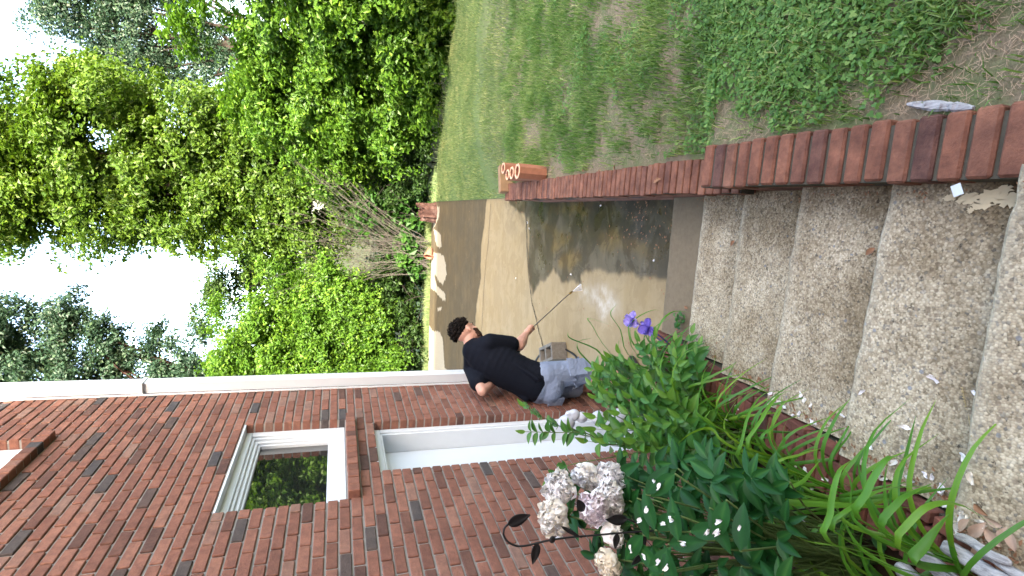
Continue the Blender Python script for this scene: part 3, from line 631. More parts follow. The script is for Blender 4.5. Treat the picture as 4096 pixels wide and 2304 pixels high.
tree('broadleaf_tree', 'tall airy dark-leaved tree with slanting limbs against the sky at the right', 'tree', (11.2, 26, -3.3), (9.9, 26, 9.4), .26,
     [(9.9, 26, 7.4, 1.5, 1.5, 1.4), (9.3, 26, 9.0, 1.3, 1.3, .9), (11.2, 26, 9.0, 1.6, 1.6, 1.2), (8.4, 26, 6.2, .9, 1.1, .9), (10.6, 26, 10.6, 1.4, 1.3, .9), (8.6, 26, 8.3, .8, 1, .8), (10.5, 26, 5.3, 1.5, 1.4, 1.2), (8.7, 26, 4.5, .8, 1, .8), (12.4, 26, 7.3, 1.8, 1.8, 1.8), (7.5, 26, 8.0, .7, .9, .7)],
     M['cool'], 23, 2500, 19, .5, .14, G, extra=26, shell=.2, up=.35, cl=9, cr=.6)
tree('broadleaf_tree', 'round bright green tree behind the patio between the sky gap and the house', 'tree', (-1.8, 16, -3), (-1.7, 16, 2), .15,
     [(-1.6, 15.8, 1.5, 1.3, 1.2, 1.3), (-.7, 15.5, .1, 1.1, 1.1, 1.2), (-2.5, 15.6, .6, 1.3, 1.2, 1.5), (-1.7, 15.3, -.7, 1.3, 1.1, 1.2), (-3.4, 15.8, 1.3, 1.3, 1.2, 1.4), (-.1, 15.8, 1.1, .5, .6, .6), (-3.6, 15.4, -.8, 1.3, 1.1, 1.3), (-2.4, 15.9, 2.5, .9, .8, .6)],
     M['maple'], 24, 7000, 21, .3, .10, G, extra=12, up=.55)
tree('broadleaf_tree', 'tall dark blue-green tree with a reddish trunk beside the downspout', 'tree', (-5.4, 22, -3.3), (-4.0, 22, 11), .3,
     [(-3.6, 22, 7.6, 1.8, 1.5, 1.6), (-2.2, 22, 9.6, 1.6, 1.5, 1.4), (-4.6, 22, 10, 2.2, 1.8, 1.8), (-2.5, 22, 7.4, .9, 1, .8), (-4.2, 22, 5.6, 1.4, 1.3, 1.0), (-1.6, 22, 11.2, 1.2, 1.2, 1.2), (-2.6, 22, 5.9, .9, .9, .55), (-3.0, 22, 4.5, 1.0, .9, .7), (-3.3, 22, 3.0, .8, .9, .8), (-1.2, 22, 8.6, .8, .8, .7), (-5.8, 22, 7.5, 1.8, 1.6, 1.8)],
     M['cool'], 25, 4200, 22, .42, .13, G, extra=18, bark=plain('reddish_bark', (.04, .022, .018), .9, .2, 12, .4, .6), shell=.3, up=.45)
tree('broadleaf_tree', 'small dark tree top showing in the sky gap behind the bright tree', 'tree', (.2, 20, -3.2), (0, 20, 3.2), .14,
     [(.1, 20, 3.3, 1.0, 1.0, .8), (.6, 20, 2.2, .9, .9, 1.0), (-.5, 20, 3.9, .6, .7, .5), (0, 20, 1.0, 1.2, 1, 1)], M['dark'], 26, 700, 20, .35, .12, G, extra=8, shell=.3)
# undergrowth backdrop
rng = np.random.default_rng(30); lob = []
for k in range(38):
    x = -13+k*.75; lob.append((x, 19.5+rng.uniform(-1, 1.5)+max(0, 0), -2.0+rng.uniform(-.3, .9), .9, .8, rng.uniform(.9, 1.6)))
for k in range(16): lob.append((-4+k*.5, 16.8+rng.uniform(-.2, .4), -2.4+rng.uniform(-.2, .5), .6, .5, .8))
V, F, T = crown(lob, rng, 5200, 18, .3, .13, shell=.5); tag(link('undergrowth', mesh_np('undergrowth', V, F, T), M['dark']), 'dense dark leafy undergrowth filling the woodland edge under the trees', 'undergrowth', kind='stuff')
# sapling with big lobed leaves by the stump
def sapling(name, label, base, top, lobes, seed, ns, size, mat):
    return tree(name, label, 'shrub', base, top, .02, lobes, mat, seed, ns, 12, .25, size, 'shrubs beyond the patio', extra=9, up=.8, hang=.2, shell=.2)
sapling('shrub', 'low sapling with broad blue-green leaves right behind the stump', (2.0, 15.3, -2.8), (1.9, 15.4, -1.0), [(1.8, 15.4, -1.6, .8, .5, .7), (2.5, 15.2, -1.7, .6, .5, .6), (1.3, 15.4, -2.1, .6, .5, .5), (1.9, 15.3, -.9, .45, .4, .45)], 31, 210, .21, M['sapling'])
sapling('shrub', 'dark leafy shrub at the foot of the round bright tree', (-.4, 15.4, -2.8), (-.3, 15.4, -1.6), [(-.4, 15.4, -1.7, 1.0, .4, .7), (-1.6, 15.3, -2.1, 1, .35, .45), (.5, 15.5, -1.9, .6, .4, .5)], 32, 330, .12, M['dark'])
sapling('shrub', 'shaded shrub under the right-hand tree at the lawn edge', (3.6, 15.4, -2.9), (3.7, 15.4, -1.6), [(3.6, 15.2, -2.0, .9, .5, .6), (4.7, 14.0, -2.3, .8, .5, .5), (2.9, 15.6, -1.5, .6, .4, .8)], 33, 300, .13, M['dark'])
sapling('shrub', 'low bright green shrub at the right end of the lawn rim', (6.2, 12.0, -3.2), (6.3, 12.2, -1.8), [(6.0, 12.2, -2.2, .9, .6, .7), (7.0, 11.4, -2.1, .9, .6, .8), (5.2, 13.1, -2.3, .8, .5, .6)], 34, 520, .12, M['maple'])
# bare twiggy brush
rng = np.random.default_rng(40); mb = MB(); root = Vector((.75, 15.05, -2.5))
for k in range(60):
    a_ = rng.uniform(-.26, .55); L = rng.uniform(2.4, 5.0); b = root+Vector((rng.uniform(-.35, .55), rng.uniform(-.3, .3), 0)); pts = []
    for i in range(10):
        t = i/9; pts.append(b+Vector((math.sin(a_)*L*t+.35*a_*L*t*t+.04*rng.normal(), rng.uniform(-.15, .15)*t, math.cos(a_)*L*t*(1-.12*t))))
    mb.tube(pts, [.009*(1-.8*i/9) for i in range(10)], 4)
    for q in range(4):
        j = int(rng.integers(3, 9)); s_ = pts[j]; e = s_+Vector((rng.uniform(-.5, .6), rng.uniform(-.2, .2), rng.uniform(.3, .9)))
        mb.tube([s_, s_.lerp(e, .5)+Vector((.04, 0, 0)), e], [.005, .004, .0025], 3)
tag(mb.build('bare_bush', M['twig']), 'leafless grey twiggy bush fanning up between the two bright trees', 'bush')

# ------------------------------------------------------------------ lawn cover
rng = np.random.default_rng(50)
def blades(n, xr, yr, hmin, hmax, wd, seed, keepf, dens_far=None, lean=.6):
    r = np.random.default_rng(seed); y = yr[0]+(yr[1]-yr[0])*r.uniform(0, 1, n)**(dens_far or 1); x = r.uniform(xr[0], xr[1], n)
    k = keepf(x, y, r); x, y = x[k], y[k]; n = len(x); z = lawn_z(x, y)
    h = r.uniform(hmin, hmax, n); a_ = r.uniform(0, 2*np.pi, n); ln = r.uniform(.2, 1, n)*lean; wb = wd*r.uniform(.6, 1.3, n)
    dx, dy = np.cos(a_), np.sin(a_); sx_, sy_ = -dy*wb, dx*wb
    b = np.stack([x, y, z-.004], 1); m = b+np.stack([dx*h*ln*.35, dy*h*ln*.35, h*.6], 1); t = b+np.stack([dx*h*ln*1.1, dy*h*ln*1.1, h*(1-.35*ln)], 1)
    sd_ = np.stack([sx_, sy_, 0*sx_], 1)
    V = np.stack([b-sd_, b+sd_, m-sd_*.8, m+sd_*.8, t], 1).reshape(-1, 3); i = np.arange(n)*5
    F = np.concatenate([np.stack([i, i+1, i+3], 1), np.stack([i, i+3, i+2], 1), np.stack([i+2, i+3, i+4], 1)])
    T = np.clip(.42+.34*noise2(x, y, 12, 5, 5.0)+r.normal(size=n)*.24, 0, 1); return V, F, np.repeat(T, 5)
def bare(x, y):      # >0 where the lawn is thin
    return noise2(x, y, 20, 4, 5.0)*1.25-.25+.75*np.exp(-((x-wall_in_np(y)-.28)/(.08+.05*noise2(x, y, 21, 2, 4)))**2)-.35*np.clip((y-4.5)/4, 0, 1)
outw = lambda x, y: (x > wall_in_np(y)+np.where(y > 6.45, .11, .24)) & (y < lawn_edge(x)+.25)
def kp_near(x, y, r): return outw(x, y) & (r.uniform(0, 1, len(x)) > np.clip(.48+bare(x, y)*.75, .10, .93)) & (x < .6+y*.9+.6)
V, F, T = blades(300000, (.45, 6.2), (.45, 6.5), .025, .09, .0027, 51, kp_near, 1.45); 
o = link('lawn_grass', mesh_np('g1', V, F, T), M['grass']); tag(o, 'short green grass with bare patches covering the lawn', 'grass', kind='stuff')
def kp_far(x, y, r): return outw(x, y) & (r.uniform(0, 1, len(x)) > np.clip(.3+.8*noise2(x*.7, y, 23, 3, 2.0), .05, .9)) & (x < 1.2+y*.75)
V, F, T = blades(150000, (1.2, 9.5), (5.8, 15.1), .03, .08, .0045, 52, kp_far, 1); V2, F2, T2 = blades(4500, (1.9, 8), (9, 15.3), .1, .22, .004, 53, lambda x, y, r: (np.abs(y-lawn_edge(x)-.1) < .22) & (x > 2.2))
V = np.concatenate([V, V2]); F = np.concatenate([F, F2+len(V)-len(V2)]); T = np.concatenate([T, T2])
o = link('distant_grass', mesh_np('g2', V, F, T), M['fargrass']); tag(o, 'mown grass of the far lawn up to the trees', 'grass', kind='stuff')
V, F, T = blades(60000, (.5, 5.5), (.5, 6.8), .05, .12, .0036, 58, lambda x, y, r: outw(x, y) & (noise2(x, y, 41, 3, 7) > .15+.5*r.uniform(0, 1, len(x))) & (x > wall_in_np(y)+.33), 1.3, lean=.8)
tag(link('grass_tufts', mesh_np('g4', V, F, T), M['grass']), 'coarser taller tufts of grass standing among the clover and short turf', 'grass', kind='stuff')
# verge grass beyond the patio edge
def blades_at(x, y, z, h, wd, r, lean=.5):
    n = len(x); a_ = r.uniform(0, 6.28, n); dx, dy = np.cos(a_), np.sin(a_); b = np.stack([x, y, z], 1); sd_ = np.stack([-dy*wd, dx*wd, 0*x], 1); hh = h*r.uniform(.5, 1.2, n)
    t = b+np.stack([dx*hh*lean, dy*hh*lean, hh], 1); V = np.stack([b-sd_, b+sd_, t], 1).reshape(-1, 3); i = np.arange(n)*3; return V, np.stack([i, i+1, i+2], 1), np.repeat(r.uniform(.1, .9, n), 3)
r_ = np.random.default_rng(54); xx = r_.uniform(-5, 2.3, 9000); yy = 14.95+np.abs(r_.normal(size=9000))*.35
V, F, T = blades_at(xx, yy, 0*xx+PZ-.04, .16, .006, r_); tag(link('verge_grass', mesh_np('g3', V, F, T), M['fargrass']), 'ragged green grass growing along the far rim of the patio', 'grass', kind='stuff')
# dead thatch near the wall and in bare spots
n = 110000; x = r_.uniform(.45, 4.5, n); y = .5+6*r_.uniform(0, 1, n)**1.3; k = outw(x, y) & (bare(x, y) > -.35+.6*r_.uniform(0, 1, n)); x, y = x[k], y[k]; n = len(x)
a_ = r_.uniform(0, 6.28, n); L = r_.uniform(.012, .035, n); z = lawn_z(x, y)+r_.uniform(.002, .018, n); dz = r_.uniform(-.006, .012, n); wd = .0007
d = np.stack([np.cos(a_)*L, np.sin(a_)*L, dz], 1); sd_ = np.stack([-np.sin(a_)*wd, np.cos(a_)*wd, 0*x], 1); b = np.stack([x, y, z], 1)
V = np.stack([b-sd_, b+sd_, b+d+sd_, b+d-sd_], 1).reshape(-1, 3); i = np.arange(n)*4
tag(link('dry_thatch', mesh_np('thatch', V, np.stack([i, i+1, i+2, i+3], 1), r_.uniform(0, 1, n*4)), M['thatch']), 'dead straw-coloured grass lying on the bare soil beside the brick wall', 'thatch', kind='stuff')
# clover: three rounded leaflets each
def clover(n, seed, keepf):
    r = np.random.default_rng(seed); x = r.uniform(.45, 4.4, n); y = .4+4.6*r.uniform(0, 1, n)**1.4; k = keepf(x, y, r); x, y = x[k], y[k]; n = len(x); z = lawn_z(x, y)+r.uniform(.018, .055, n)
    Vs = []; Fs = []; T = []; s_ = r.uniform(.0036, .0068, n); a0 = r.uniform(0, 6.28, n); tz = r.normal(size=(n, 2))*.35; tt = np.clip(.5+r.normal(size=n)*.25, 0, 1); off = 0
    for q in range(3):
        a_ = a0+q*2.094; c = np.stack([x+np.cos(a_)*s_*1.0, y+np.sin(a_)*s_*1.0], 1); ring = []
        for j in range(7):
            b_ = j*2*np.pi/7; px_ = c[:, 0]+np.cos(b_)*s_; py_ = c[:, 1]+np.sin(b_)*s_; pz_ = z+(px_-x)*tz[:, 0]+(py_-y)*tz[:, 1]; ring.append(np.stack([px_, py_, pz_], 1))
        V = np.stack(ring, 1).reshape(-1, 3); i = np.arange(n)*7+off; Fs.append(np.stack([i+j for j in range(7)], 1)); Vs.append(V); T.append(np.repeat(tt, 7)); off += len(V)
    return np.concatenate(Vs), np.concatenate(Fs), np.concatenate(T)
def clv(x, y): return 1.05*np.exp(-((x-1.75)**2/.9+(y-1.5)**2/.7))+.85*np.exp(-((x-.95)**2/.12+(y-2.0)**2/.6))+.7*np.exp(-((x-.85)**2/.05+(y-1.2)**2/.04))+.95*noise2(x, y, 33, 4, 5)
V, F, T = clover(120000, 60, lambda x, y, r: outw(x, y) & (clv(x, y) > .25+.95*r.uniform(0, 1, len(x))) & (bare(x, y) < .75)); tag(link('clover', mesh_np('clover', V, F, T, True), M['clover']), 'patches of small round-leaved clover in the near lawn', 'clover', kind='stuff')
# ------------------------------------------------------------------ planting
def crv(pts, n):
    """smooth curve through the points"""
    pts = [Vector(p) for p in pts]; P = [pts[0]*2-pts[1]]+pts+[pts[-1]*2-pts[-2]]; out = []
    segs = len(pts)-1
    for i in range(n+1):
        u = i/n*segs; k = min(int(u), segs-1); t = u-k; a_, b_, c_, d_ = P[k:k+4]
        out.append(.5*((2*b_)+(c_-a_)*t+(2*a_-5*b_+4*c_-d_)*t*t+(3*b_-a_-3*c_+d_)*t**3))
    return out
def strap(mb, pts, wd, t=.5, n=14, side=None, fold=.28):
    q = crv(pts, n); d = q[n//2]-q[0]
    if side is None: side = Vector((-d.y, d.x, 0)) if abs(d.x)+abs(d.y) > 1e-3 else Vector((1, 0, 0))
    ws = [wd*min(1, .55+i/n*1.6)*(1-max(0, (i/n-.55)/.45)**1.6*.97) for i in range(n+1)]
    tt = []; 
    for i in range(n+1): v = min(1, t+(.25 if i > n-3 else 0)); tt += [v, max(0, t-.08), v]
    mb.ribbon(q, ws, side, tt, fold)
def strapD(mb, pts, wd, t=.5, side=None): strap(mb, [ony(*p) for p in pts], wd, t, side=side)
def blade(mb, base, d, nrm, L, wd, t=.5, droop=.25, fold=.22, n=6, tipw=1.0):
    """one broad leaf with a folded midrib"""
    d = Vector(d).normalized(); nrm = Vector(nrm); nrm = (nrm-d*nrm.dot(d)).normalized(); sd_ = d.cross(nrm); vs = []; fs = []; tt = []
    for i in range(n+1):
        u = i/n; c = Vector(base)+d*L*u-nrm*L*droop*u*u; w_ = wd*.5*math.sin(math.pi*min(1, u**.8))**.85 if 0 < u < 1 else .0004
        vs += [c-sd_*w_+nrm*w_*fold*2, c-sd_*w_*.5+nrm*w_*fold*.9, c, c+sd_*w_*.5+nrm*w_*fold*.9, c+sd_*w_+nrm*w_*fold*2]; e = t+.06*(u > .8); tt += [e, e, min(1, t+.28), e, e]
    for i in range(n):
        for j in range(4): a_ = i*5+j; fs.append((a_, a_+1, a_+6, a_+5))
    mb.add(vs, fs, [max(0, min(1, x)) for x in tt])
random.seed(77)
GD = 'daylily clumps along the brick edging'
def clump(x, y, n, L, wd, lab, hand=(), seed=1, spread=.05, az=None):
    random.seed(seed); mb = MB(); b0 = Vector((x, y, bed_z(y)))
    for k in range(n):
        a_ = random.uniform(0, 6.28) if az is None else random.gauss(az, 1.1); l = L*random.uniform(.6, 1.1); h = random.uniform(.45, .8)
        b = b0+Vector((random.uniform(-spread, spread), random.uniform(-spread, spread), -.01)); o = Vector((math.cos(a_), math.sin(a_), 0))
        p1 = b+o*l*.16+UP*l*h*.62; p2 = b+o*l*.42+UP*l*h*.88; p3 = b+o*l*.70+UP*l*h*(.80-random.uniform(0, .35)); p4 = b+o*l*.88+UP*l*h*(.55-random.uniform(0, .5))
        r = random.random(); strap(mb, [b, p1, p2, p3, p4], wd*random.uniform(.6, 1.0), random.uniform(.3, .85) if r > .06 else 1.0)
    for pts, w_, t in hand: strap(mb, wd=w_*.85, t=min(1, t+.15), pts=[b0+Vector((random.uniform(-.03, .03), random.uniform(-.03, .03), 0))]+[ony(*p) for p in pts])
    o = mb.build('daylily_clump', M['lily'], None, True); tag(o, lab, 'plant', GD); return o
clump(-.83, 1.02, 26, .56, .0095, 'nearest daylily clump, its wide strap leaves arching over the lowest bricks in view', [
    ([(2177, 1320, 1.0), (2177, 1240, .98), (2232, 1150, .98), (2277, 1162, 1.0)], .0125, .45), ([(2110, 1380, 1.02), (2087, 1290, 1.03), (2107, 1190, 1.04), (2142, 1157, 1.06)], .012, .5),
    ([(2262, 1385, .95), (2300, 1300, .93), (2357, 1265, .92), (2432, 1275, .91), (2552, 1362, .92)], .0105, .62), ([(2300, 1420, .95), (2325, 1370, .93), (2387, 1292, .93)], .016, .35),
    ([(2107, 1350, 1.05), (2160, 1262, 1.05), (2230, 1228, 1.05), (2345, 1222, 1.05)], .010, .5), ([(2230, 1350, .98), (2260, 1260, .97), (2345, 1216, .97)], .012, .4), ([(2150, 1385, 1.05), (2040, 1365, 1.1), (1985, 1340, 1.12)], .009, .6)], 101)
clump(-.80, 1.48, 30, .50, .0085, 'bushy daylily clump between the peony leaves and the steps', [
    ([(1880, 1180, 1.6), (1868, 1100, 1.6), (1888, 1029, 1.62), (1927, 987, 1.66), (1997, 985, 1.68)], .011, .5), ([(1893, 1146, 1.55), (1914, 1055, 1.56), (1953, 998, 1.6), (1982, 985, 1.64)], .012, .55),
    ([(1930, 1130, 1.5), (1953, 1068, 1.52), (2031, 1037, 1.6)], .010, .35), ([(1966, 1172, 1.45), (2018, 1141, 1.45), (2065, 1128, 1.48)], .008, .7), ([(2000, 1240, 1.35), (2026, 1205, 1.35), (2062, 1159, 1.38)], .008, .5),
    ([(1980, 1262, 1.3), (2060, 1268, 1.25), (2160, 1272, 1.22), (2290, 1277, 1.2)], .0105, .5), ([(1850, 1130, 1.7), (1790, 1080, 1.8), (1740, 1090, 1.85), (1700, 1120, 1.9)], .008, .7), ([(1870, 1200, 1.6), (1840, 1180, 1.6), (1810, 1215, 1.6), (1835, 1250, 1.55)], .009, .4)], 102)
clump(-.78, 1.85, 30, .48, .0085, 'daylily clump in the middle of the row with long leaves reaching toward the steps', [
    ([(1760, 1050, 2.1), (1800, 990, 2.15), (1870, 950, 2.2), (1990, 1022, 2.2)], .008, .5), ([(1780, 1060, 2.0), (1840, 1010, 2.0), (1900, 980, 2.05), (1960, 1000, 2.1)], .008, .6)], 103)
clump(-.72, 2.25, 32, .48, .0085, 'daylily clump beside the leafy shrub, leaves bending over the edging', [
    ([(1720, 1000, 2.4), (1690, 950, 2.4), (1720, 890, 2.45), (1810, 855, 2.5)], .009, .65), ([(1700, 1010, 2.4), (1660, 930, 2.4), (1690, 860, 2.5), (1770, 820, 2.55)], .009, .5)], 104)
clump(-.66, 2.62, 26, .48, .008, 'daylily clump just this side of the purple iris', (), 105)
clump(-.95, 2.05, 22, .42, .008, 'daylily clump growing against the back of the bed behind the others', (), 106)
clump(-1.02, 1.2, 20, .5, .009, 'daylily clump in the near corner under the dark peony leaves', (), 107)
# iris: sword leaves with two violet flowers
ir = empty('iris_plant', (-.5, 3.1, bed_z(3.1))); tag(ir, 'iris with two violet flowers and narrow arching leaves at the end of the bed', 'plant')
mb = MB(); random.seed(9)
irh = [([(1560, 930, 3.1), (1500, 880, 3.1), (1435, 852, 3.1), (1428, 835, 3.1)], .010, .4), ([(1580, 920, 3.0), (1520, 870, 3.0), (1490, 820, 3.0), (1480, 800, 3.05), (1545, 820, 3.05)], .007, .6), ([(1590, 900, 3.0), (1560, 830, 3.0), (1535, 790, 3.0), (1552, 765, 3.0)], .008, .45),
       ([(1610, 900, 3.0), (1580, 830, 3.0), (1600, 800, 3.0), (1640, 780, 3.0), (1665, 782, 3.0)], .007, .6), ([(1640, 910, 2.9), (1650, 840, 2.9), (1670, 800, 2.9), (1700, 782, 2.95), (1745, 788, 3.0)], .0075, .6), ([(1560, 960, 3.1), (1470, 900, 3.1), (1452, 862, 3.1), (1490, 850, 3.1)], .007, .3)]
for pts, w_, t in irh: strap(mb, [Vector((-.5, 3.05, bed_z(3.05)))]+[ony(*p) for p in pts], w_, t)
for k in range(34):
    a_ = random.gauss(.6, 1.6); l = random.uniform(.3, .55); b = Vector((random.uniform(-.62, -.42), random.uniform(2.85, 3.3), bed_z(3.05))); o_ = Vector((math.cos(a_), math.sin(a_), 0)); h = random.uniform(.6, .95)
    strap(mb, [b, b+o_*l*.12+UP*l*h*.5, b+o_*l*.3+UP*l*h*.85, b+o_*l*.55+UP*l*h*.8, b+o_*l*.7+UP*l*h*.6], random.uniform(.006, .010), random.uniform(.1, .6))
mb.build('leaves', M['lily'], ir, True)
def ruffle(mb, c, d, nrm, L, wd, t0, n=7, m=6, cup=.5, wave=.12):
    d = Vector(d).normalized(); nrm = Vector(nrm); nrm = (nrm-d*nrm.dot(d)).normalized(); s_ = d.cross(nrm); vs = []; tt = []; ph = random.uniform(0, 6)
    for i in range(n+1):
        u = i/n; w_ = wd*.5*(math.sin(math.pi*(.12+.80*u))**.7)*random.uniform(.88, 1.12)
        for j in range(m+1):
            v = j/m*2-1; e = (abs(v)**1.5+u**3)*.5
            z = L*(cup*u*u*.5-.15*u)+wd*.35*v*v*cup+wave*L*e*math.sin(v*7+u*5+ph)+random.uniform(-.02, .02)*L*e
            vs.append(Vector(c)+d*L*(u-(.10*abs(v)**2 if i == n else 0)+random.uniform(-.02, .02)*(i == n))+s_*w_*v+nrm*z); tt.append(max(0, min(1, t0+.12*random.uniform(-1, 1))))
    k = m+1; mb.add(vs, [(i*k+j, i*k+j+1, (i+1)*k+j+1, (i+1)*k+j) for i in range(n) for j in range(m)], tt)
for (dx, dy, Y, sz, t0) in ((1592, 806, 3.02, .062, .8), (1630, 826, 2.95, .066, .35)):
    mb = MB(); c = ony(dx, dy, Y)
    for k in range(9):
        a_ = k*2.1; up = .9 if k % 2 else -.25; ruffle(mb, c, (math.cos(a_), math.sin(a_), up), (-math.cos(a_)*up, -math.sin(a_)*up, 1), sz, sz*.95, t0+random.uniform(-.15, .15), wave=.2)
    mb.tube(crv([Vector((-.48, 3.08, bed_z(3.05))), c+Vector((-.08, .03, -.15)), c], 8), .004, 6, .1); mb.build('flower', M['iris'], ir, True)
# leafy shrub with paired leaflets
random.seed(31)
vs_ = empty('leafy_shrub', (-.85, 2.6, bed_z(2.6))); tag(vs_, 'leafy shrub with paired pointed leaflets on long stems, rising before the white door', 'shrub')
LV = MB(); ST = MB()
def pinnate(pts, L, pairs, t0=.4, r=.004, start=.25, term=True):
    q = crv(pts, 20); ST.tube(q, [r*(1-.7*i/20) for i in range(21)], 6)
    for k in range(pairs):
        u = start+(1-start)*(k+.5)/pairs; i = min(19, int(u*20)); p = q[i]; d = (q[i+1]-q[i]).normalized(); s_ = d.cross(UP); s_ = s_.normalized() if s_.length > .1 else Vector((1, 0, 0))
        s_ = (s_+Vector((random.uniform(-.3, .3), random.uniform(-.3, .3), random.uniform(-.1, .2)))).normalized(); l = L*(1-.55*u+.2)*random.uniform(.8, 1.15)
        for sg in (-1, 1):
            dd = (s_*sg*.8+d*.55+Vector((random.uniform(-.2, .2), random.uniform(-.2, .2), random.uniform(-.25, .1)))); blade(LV, p, dd, UP+Vector((random.uniform(-.4, .4), random.uniform(-.6, .0), 0)), l, l*.52, min(1, max(0, t0+random.uniform(-.2, .2)+.35*max(0, u-.7))), random.uniform(.1, .35))
    if term: blade(LV, q[-1], q[-1]-q[-3], UP+Vector((0, -.6, 0)), L*.6, L*.26, min(1, t0+.4), .2)
B0 = Vector((-.85, 2.5, bed_z(2.5)))
pinnate([B0, ony(1560, 1120, 2.4), ony(1475, 1090, 2.4), ony(1397, 1088, 2.4), ony(1322, 1086, 2.4)], .085, 9, .45, .005, .5)
pinnate([B0, ony(1520, 1100, 2.45), ony(1438, 1084, 2.5), ony(1363, 1049, 2.5), ony(1322, 1022, 2.5)], .10, 7, .4, .004, .5)
pinnate([B0, ony(1480, 1160, 2.4), ony(1420, 1180, 2.4), ony(1385, 1205, 2.4)], .09, 5, .25, .0035, .45)
pinnate([B0, ony(1580, 1060, 2.6), ony(1520, 1000, 2.7), ony(1490, 970, 2.75)], .11, 6, .4, .004, .4)
pinnate([B0+Vector((.12, .2, 0)), ony(1560, 960, 2.8), ony(1520, 935, 2.85), ony(1492, 930, 2.9)], .11, 5, .45, .004, .35)
for (ex, ey, eY) in ((1560, 890, 2.8), (1610, 860, 2.85), (1650, 850, 2.8), (1540, 900, 2.85), (1500, 1050, 2.5), (1530, 990, 2.6), (1560, 1040, 2.4), (1600, 1080, 2.3), (1620, 1000, 2.4), (1650, 1060, 2.25), (1680, 1000, 2.4), (1700, 1090, 2.2), (1600, 930, 2.7), (1650, 900, 2.75), (1700, 860, 2.8), (1740, 840, 2.85), (1720, 905, 2.7), (1760, 870, 2.75), (1530, 1110, 2.35), (1580, 1140, 2.2), (1640, 1130, 2.2), (1690, 1130, 2.1), (1480, 1110, 2.4), (1560, 970, 2.65), (1620, 1060, 2.35), (1500, 1000, 2.6), (1475, 935, 2.75), (1480, 965, 2.7), (1490, 910, 2.8), (1520, 930, 2.7), (1510, 960, 2.65), (1550, 1000, 2.5), (1590, 1000, 2.5), (1580, 960, 2.6), (1640, 960, 2.5), (1670, 950, 2.45), (1600, 1110, 2.2), (1700, 900, 2.6), (1750, 890, 2.6), (1710, 1050, 2.2), (1540, 1080, 2.3), (1500, 1080, 2.35)):
    ex += 42*(ex < 1500 and ey < 1010); e = ony(ex, ey, eY); b = Vector((-.80+random.uniform(-.1, .15), min(2.9, eY+random.uniform(-.1, .2)), bed_z(eY))); m_ = b.lerp(e, .55)+Vector((random.uniform(-.05, .02), random.uniform(-.05, .05), .06))
    pinnate([b, m_, e], random.uniform(.11, .15), random.randint(4, 6), random.uniform(.25, .7), .0035, .35)
LV.build('leaves', M['vine'], vs_, True); ST.build('stem', M['stem'], vs_, True)
# peony
random.seed(41)
pe = empty('peony_bush', (-.95, 1.5, bed_z(1.5))); tag(pe, 'dark-leaved peony bush with eight ruffled white and pale pink blooms by the brick wall', 'peony')
LV = MB(); ST = MB(); PB = Vector((-1.0, 1.5, bed_z(1.5)))
def trio(p, sd_=0, L=.12, t=.35):
    a0 = random.uniform(0, 6.28); up = Vector((random.uniform(-.2, .45), random.uniform(-.75, -.1), 1))
    for k in range(random.choice((3, 3, 5))):
        a_ = a0+(k-1)*.75; d = Vector((math.cos(a_), math.sin(a_), random.uniform(-.15, .35))); l = L*random.uniform(.8, 1.2)
        blade(LV, p, d, up, l, l*random.uniform(.32, .40), min(1, max(0, t+random.uniform(-.2, .25))), random.uniform(.05, .3), .2)
    q = crv([PB+Vector((random.uniform(-.1, .1), random.uniform(-.1, .1), 0)), PB.lerp(p, .5)+Vector((random.uniform(-.05, .05), 0, .08)), p], 8); ST.tube(q, .003, 5)
lst = []
for k in range(105):
    for _ in range(20):
        dx, dy = random.uniform(1540, 1990), random.uniform(1150, 1500)
        if dy > 1150+(1990-dx)*.0 and not (dx > 1850 and dy < 1190): break
    Y = 1.78-(dx-1540)/450*.62+random.uniform(-.1, .12); p = ony(dx, dy, Y)
    if p.x < -1.48+.2*(Y-1.4)+.06: continue
    trio(p, L=random.uniform(.07, .105))
for dx, dy, Y in ((1440, 1290, 1.85), (1470, 1330, 1.8), (1450, 1240, 1.9), (1500, 1400, 1.75), (1570, 1420, 1.65), (1480, 1270, 1.85), (1520, 1310, 1.8), (1510, 1230, 1.9), (1560, 1210, 1.9), (1545, 1280, 1.85), (1560, 1330, 1.75), (1520, 1370, 1.75), (1560, 1380, 1.7)): trio(ony(dx, dy, Y), L=.10, t=.25)
BL = [(1415, 1230, 1.72, .062, .55), (1408, 1297, 1.68, .064, .38), (1480, 1190, 1.80, .053, .5), (1541, 1207, 1.74, .060, .62), (1538, 1250, 1.66, .060, .58), (1500, 1272, 1.64, .056, .92), (1527, 1344, 1.62, .048, .52), (1540, 1412, 1.58, .048, .15)]
PT = []   # petals resting on leaves
for dx, dy in ((1652, 1208), (1665, 1222), (1631, 1280), (1673, 1315), (1695, 1304), (1786, 1335), (1812, 1311), (1810, 1337), (1865, 1325), (1592, 1379), (1615, 1306), (1683, 1425), (1728, 1367), (1626, 1398), (1660, 1412)):
    Y = 1.55-(dx-1540)/450*.55-.06; p = ony(dx, dy, Y); nn = Vector((.1, -.45, 1)); a_ = random.uniform(0, 6.28); d = Vector((math.cos(a_), math.sin(a_), 0)); L = .12
    d = (d-nn.normalized()*d.dot(nn.normalized())).normalized()
    blade(LV, p-d*L*.5, d, nn, L, L*.4, random.uniform(.2, .5), .08, .08); ST.tube(crv([PB, PB.lerp(p, .5)+Vector((0, 0, .06)), p-d*L*.5], 6), .003, 5); PT.append((p+nn.normalized()*.006, nn.normalized()))
